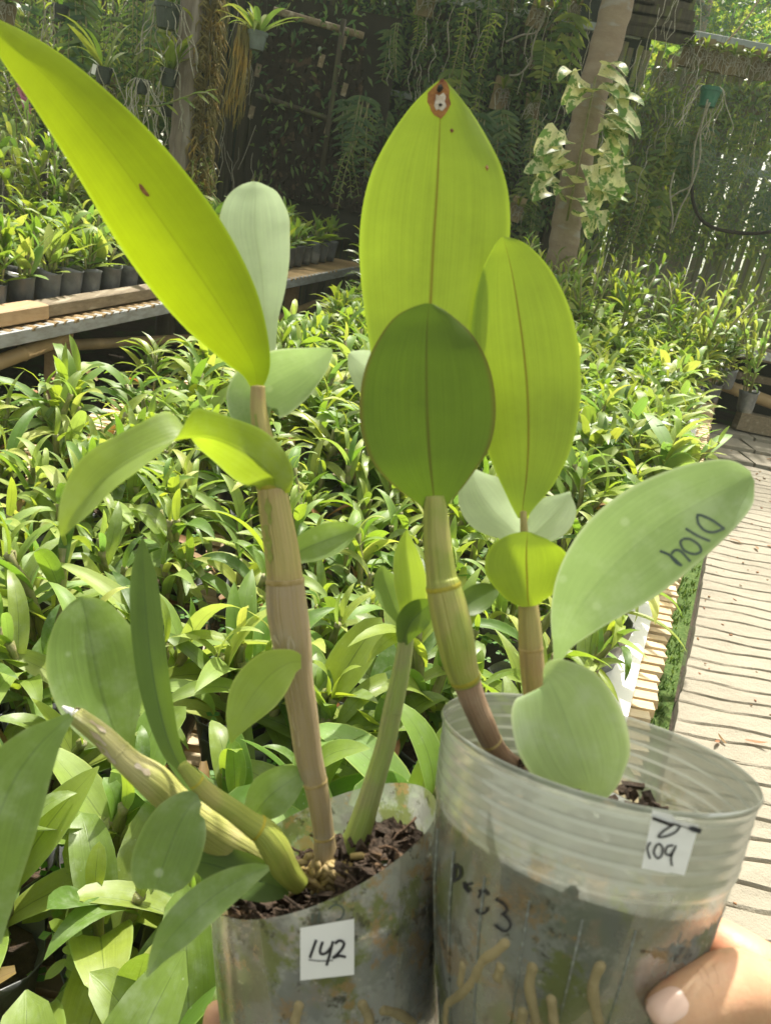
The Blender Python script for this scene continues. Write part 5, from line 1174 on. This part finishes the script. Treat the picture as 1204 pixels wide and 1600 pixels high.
hl(B, M['shaded'], [(681, 812, .305, 17), (679, 790, .304, 22), (676, 762, .303, 52), (672, 725, .302, 84), (669, 685, .302, 102), (667, 640, .302, 108), (666, 590, .302, 103), (666, 545, .302, 87), (667, 508, .303, 62), (669, 485, .303, 32), (670, 474, .303, 6)], face=-1, cup=.12, fold=.03, seed=23)
B5 = hl(B, M['glaucous'], [(869, 1040, .298, 5), (876, 1010, .296, 13), (894, 968, .292, 36), (926, 920, .288, 60), (972, 872, .284, 76), (1026, 828, .281, 77), (1080, 793, .279, 68), (1124, 768, .278, 54), (1155, 752, .278, 36), (1174, 744, .278, 8)], face=1, cup=.12, fold=.06, seed=24)
hl(B, M['pale'], [(848, 1060, .275, 6), (856, 1062, .274, 40), (864, 1076, .272, 66), (876, 1106, .27, 80), (892, 1150, .268, 85), (909, 1195, .266, 74), (918, 1222, .265, 50), (919, 1238, .265, 26), (912, 1246, .265, 3)], face=1, cup=.16, fold=.05, seed=25).data.materials[0] = M['pale_green']
hl(B, M['shaded'], [(826, 948, .312, 12), (824, 932, .311, 38), (823, 905, .31, 60), (822, 880, .309, 65), (822, 856, .308, 54), (823, 840, .308, 32), (824, 831, .308, 5)], face=-1, cup=.12, fold=.04, seed=26).data.materials[0] = M['backlit_rib']
hl(B, M['pale'], [(815, 842, .335, 8), (795, 822, .336, 26), (768, 795, .338, 42), (748, 765, .34, 36), (738, 742, .341, 14), (734, 730, .341, 1)], face=1, cup=.12, fold=.1, seed=27)
hl(B, M['pale'], [(818, 842, .335, 6), (836, 832, .336, 22), (858, 812, .337, 32), (876, 792, .338, 26), (886, 775, .339, 8), (890, 768, .339, 1)], face=1, cup=.12, fold=.1, seed=28)
hl(B, M['pale'], [(625, 640, .36, 12), (603, 610, .362, 30), (580, 582, .364, 34), (560, 565, .365, 22), (546, 552, .366, 4)], face=1, cup=.12, fold=.1, seed=29)
hl(B, M['deep_green'], [(705, 958, .315, 8), (728, 945, .318, 20), (755, 930, .322, 20), (778, 918, .325, 5)], face=1, cup=.12, fold=.15, seed=30)
# burnt tip on the tall leaf
bv = bvh(B1)
def blob(parent, name, m, bv, outline, lift):
    b = MB(); o0 = Vector(parent.location); cx = sum(p[0] for p in outline)/len(outline); cy = sum(p[1] for p in outline)/len(outline); vs = []
    for k in (0, .5, 1):
        for p in outline: 
            for q in (1, .93, .86, .78, .7, .5):
                h = hitp(bv, cx+(p[0]-cx)*max(k*q, .02), cy+(p[1]-cy)*max(k*q, .02))
                if h: break
            vs.append(h[0]+h[1]*lift*(1.6-k*.6)-o0 if h else None)
    n = len(outline)
    if all(v is not None for v in vs): b.add(vs, [(i*n+j, i*n+(j+1) % n, (i+1)*n+(j+1) % n, (i+1)*n+j) for i in range(2) for j in range(n)]); return b.obj(name, m, parent)
blob(B, 'scorch_mark', M['leaf_damage'], bv, [(667, 160), (668, 146), (676, 137), (684, 130), (688, 125), (692, 124), (698, 130), (702, 142), (701, 152), (704, 163), (699, 174), (695, 180), (688, 187), (684, 184), (678, 181), (673, 174), (671, 167)], .0004)
blob(B, 'scorch_centre', M['scorch_pale'], bv, [(680, 158), (681, 149), (686, 151), (692, 146), (696, 152), (694, 160), (697, 168), (690, 175), (685, 172), (681, 174), (678, 166)], .0008)
blob(B, 'scorch_hole', M['void'], bv, [(682, 143), (684, 136), (689, 133), (692, 140), (689, 145), (685, 147)], .0012)
blob(B, 'dark_speck', M['void'], bv, [(684, 166), (688, 163), (691, 166), (688, 169)], .0012)
blob(B, 'speck', M['leaf_damage'], bv, [(702, 204), (705, 201), (709, 205), (705, 209)], .0004)
blob(B, 'speck', M['leaf_damage'], bv, [(757, 262), (760, 258), (763, 263), (760, 268)], .0004)
blob(A, 'brown_spot', M['leaf_damage'], bvh(A_big), [(217, 287), (222, 289), (226, 294), (231, 301), (235, 307), (230, 308), (224, 303), (219, 296)], .0004)
# D104 written on the leaf, read from the right-hand side
bvH = bvh(B5)
stroke(B, 'lettering', M['ink_faded'], bvH, [[(1131, 827), (1113, 814), (1096, 806), (1087, 805)], [(1088, 806), (1090, 818), (1100, 829), (1114, 832), (1131, 826)], [(1070, 826), (1090, 838), (1109, 846)], [(1066, 843), (1062, 848), (1068, 860), (1083, 866), (1094, 862), (1091, 852), (1078, 843), (1066, 842)], [(1030, 861), (1046, 868), (1064, 884)], [(1048, 866), (1054, 860), (1063, 862), (1078, 878)], [(1046, 868), (1056, 880), (1065, 884)]], 4.2, .0004)

# ------------------------------------------------------------------ the person's hands
def skin_mesh(name, chains, parent, lvl=2):
    """chains: lists of (px, py, depth, radius m); a chain starting with an int continues from that vertex"""
    vs, es, rs = [], [], []
    for ch in chains:
        prev = None
        for q in ch:
            if isinstance(q, int): prev = q; continue
            vs.append(Q(q[0], q[1], q[2])-Vector(parent.location)); rs.append(q[3]); i = len(vs)-1
            if prev is not None: es.append((prev, i))
            prev = i
    me = bpy.data.meshes.new(name); me.from_pydata([tuple(v) for v in vs], es, [])
    o = bpy.data.objects.new(name, me); COL.objects.link(o); bm = bmesh.new(); bm.from_mesh(me); ly = bm.verts.layers.skin.verify()
    for v in bm.verts: v[ly].radius = (rs[v.index], rs[v.index]); v[ly].use_root = (v.index == 0)
    bm.to_mesh(me); bm.free()
    sk_ = o.modifiers.new('skin', 'SKIN'); sk_.branch_smoothing = .6; ss = o.modifiers.new('sub', 'SUBSURF'); ss.levels = lvl; ss.render_levels = lvl
    dg = bpy.context.evaluated_depsgraph_get(); me2 = bpy.data.meshes.new_from_object(o.evaluated_get(dg)); bpy.data.objects.remove(o)
    me2.name = name; me2.materials.clear(); me2.materials.append(M['skin']); me2.polygons.foreach_set('use_smooth', [True]*len(me2.polygons))
    return link(name, me2, None, parent)
per = thing('person', 'bare hands of a person gripping the two clear pots from below', 'person', Q(1200, 1750, .33))
rh = skin_mesh('hand', [
    [(1330, 1760, .33, .026), (1270, 1660, .325, .027), (1225, 1570, .318, .020)],      # wrist, palm, knuckle side
    [1, (1215, 1592, .285, .0155), (1160, 1545, .268, .0150), (1110, 1553, .258, .0126), (1068, 1574, .252, .0112), (1040, 1592, .250, .0100), (1022, 1606, .250, .0070)],  # thumb
    [2, (1168, 1490, .325, .0140), (1098, 1456, .342, .0108), (1010, 1440, .372, .0088), (930, 1450, .388, .0080), (860, 1470, .392, .0070)],   # index behind the pot
    [2, (1170, 1575, .345, .0120), (1090, 1545, .368, .0098), (990, 1535, .385, .0088), (900, 1545, .395, .0080), (830, 1560, .395, .0070)],
    [1, (1190, 1650, .350, .0120), (1090, 1625, .370, .0095), (990, 1615, .385, .0085), (900, 1620, .393, .0078), (840, 1630, .393, .0068)],
    [1, (1200, 1720, .345, .0115), (1110, 1700, .362, .0088), (1030, 1690, .376, .0078), (960, 1690, .385, .0068)]], per)
bvh_ = bvh(rh)
def nail(parent, bv, cx, cy, ang, L_, W_):
    b = MB(); vs = []; o0 = Vector(parent.location); n = 10; ca, sa = math.cos(ang), math.sin(ang)
    for j in range(n+1):
        for i in range(n+1):
            u, v = i/n*2-1, j/n*2-1; k = (1-.22*abs(v)**3 if v < 0 else 1-.14*v*v); rr = max(abs(u), abs(v)); sq = (rr/((abs(u)**5+abs(v)**5)**.2)) if rr > 0 else 1
            x = v*L_*sq; y_ = u*W_*k*sq; h = hitp(bv, cx+x*ca-y_*sa, cy+x*sa+y_*ca)
            vs.append((h[0]+h[1]*(.0007*(1-rr**4)+.0001)-o0) if h else None)
    fs = [(j*(n+1)+i, j*(n+1)+i+1, (j+1)*(n+1)+i+1, (j+1)*(n+1)+i) for j in range(n) for i in range(n)]
    fs = [f for f in fs if all(vs[q] is not None for q in f)]; vs = [v if v is not None else Vector() for v in vs]; b.add(vs, fs); return b.obj('nail', M['nail'], parent)
nl_ = nail(per, bvh_, 1040, 1574, R_(150), 34, 27)
M['crease'] = surf_mat('crease', (.40, .20, .11), (.44, .23, .13), 200, .6, 0)
stroke(per, 'crease', M['crease'], bvh_, [[(1092, 1506), (1101, 1516), (1107, 1530)], [(1112, 1508), (1119, 1522), (1121, 1538)], [(1102, 1536), (1111, 1546), (1114, 1558)], [(1088, 1516), (1094, 1524), (1097, 1536)]], .5, .00008)
lh = skin_mesh('hand', [
    [(380, 1880, .36, .026), (420, 1780, .37, .027)],
    [1, (352, 1690, .350, .011), (342, 1630, .346, .0086), (341, 1590, .345, .0075), (340, 1565, .345, .0055)],
    [1, (430, 1720, .395, .011), (440, 1660, .405, .0090), (450, 1600, .405, .0080), (455, 1560, .405, .0066)],
    [1, (480, 1720, .395, .011), (500, 1660, .408, .0090), (512, 1600, .408, .0080), (516, 1555, .408, .0066)],
    [1, (520, 1740, .390, .011), (550, 1690, .402, .0088), (565, 1630, .404, .0078), (570, 1590, .404, .0064)],
    [1, (400, 1740, .345, .012), (440, 1700, .325, .010), (490, 1670, .318, .0090), (530, 1660, .318, .0066)]], per)

# unused prototypes never placed would sit out of sight: remove them
for o in list(COL.objects):
    if o.parent is None and o.location.z < -40 and o.name not in protos_used and o.type == 'EMPTY':
        for c in list(o.children): bpy.data.objects.remove(c)
        bpy.data.objects.remove(o)
print('BED', NB, 'OBJECTS', len(bpy.data.objects))

# ------------------------------------------------------------------ haze volume added to lift the dark background, like glare
hm = bpy.data.materials.new('haze'); hm.use_nodes = True; hn = hm.node_tree; hn.nodes.clear(); pv = hn.nodes.new('ShaderNodeVolumePrincipled'); ho = hn.nodes.new('ShaderNodeOutputMaterial')
pv.inputs['Density'].default_value = .0028; pv.inputs['Color'].default_value = (.86, .97, .80, 1); pv.inputs['Anisotropy'].default_value = .2; hn.links.new(pv.outputs[0], ho.inputs['Volume'])
b = MB(); b.box((0, 0, 0), (640, 640, 10.2)); o = b.obj('haze', hm, None, False); o.location = (0, 0, 3.5); tag(o, kind='stuff')
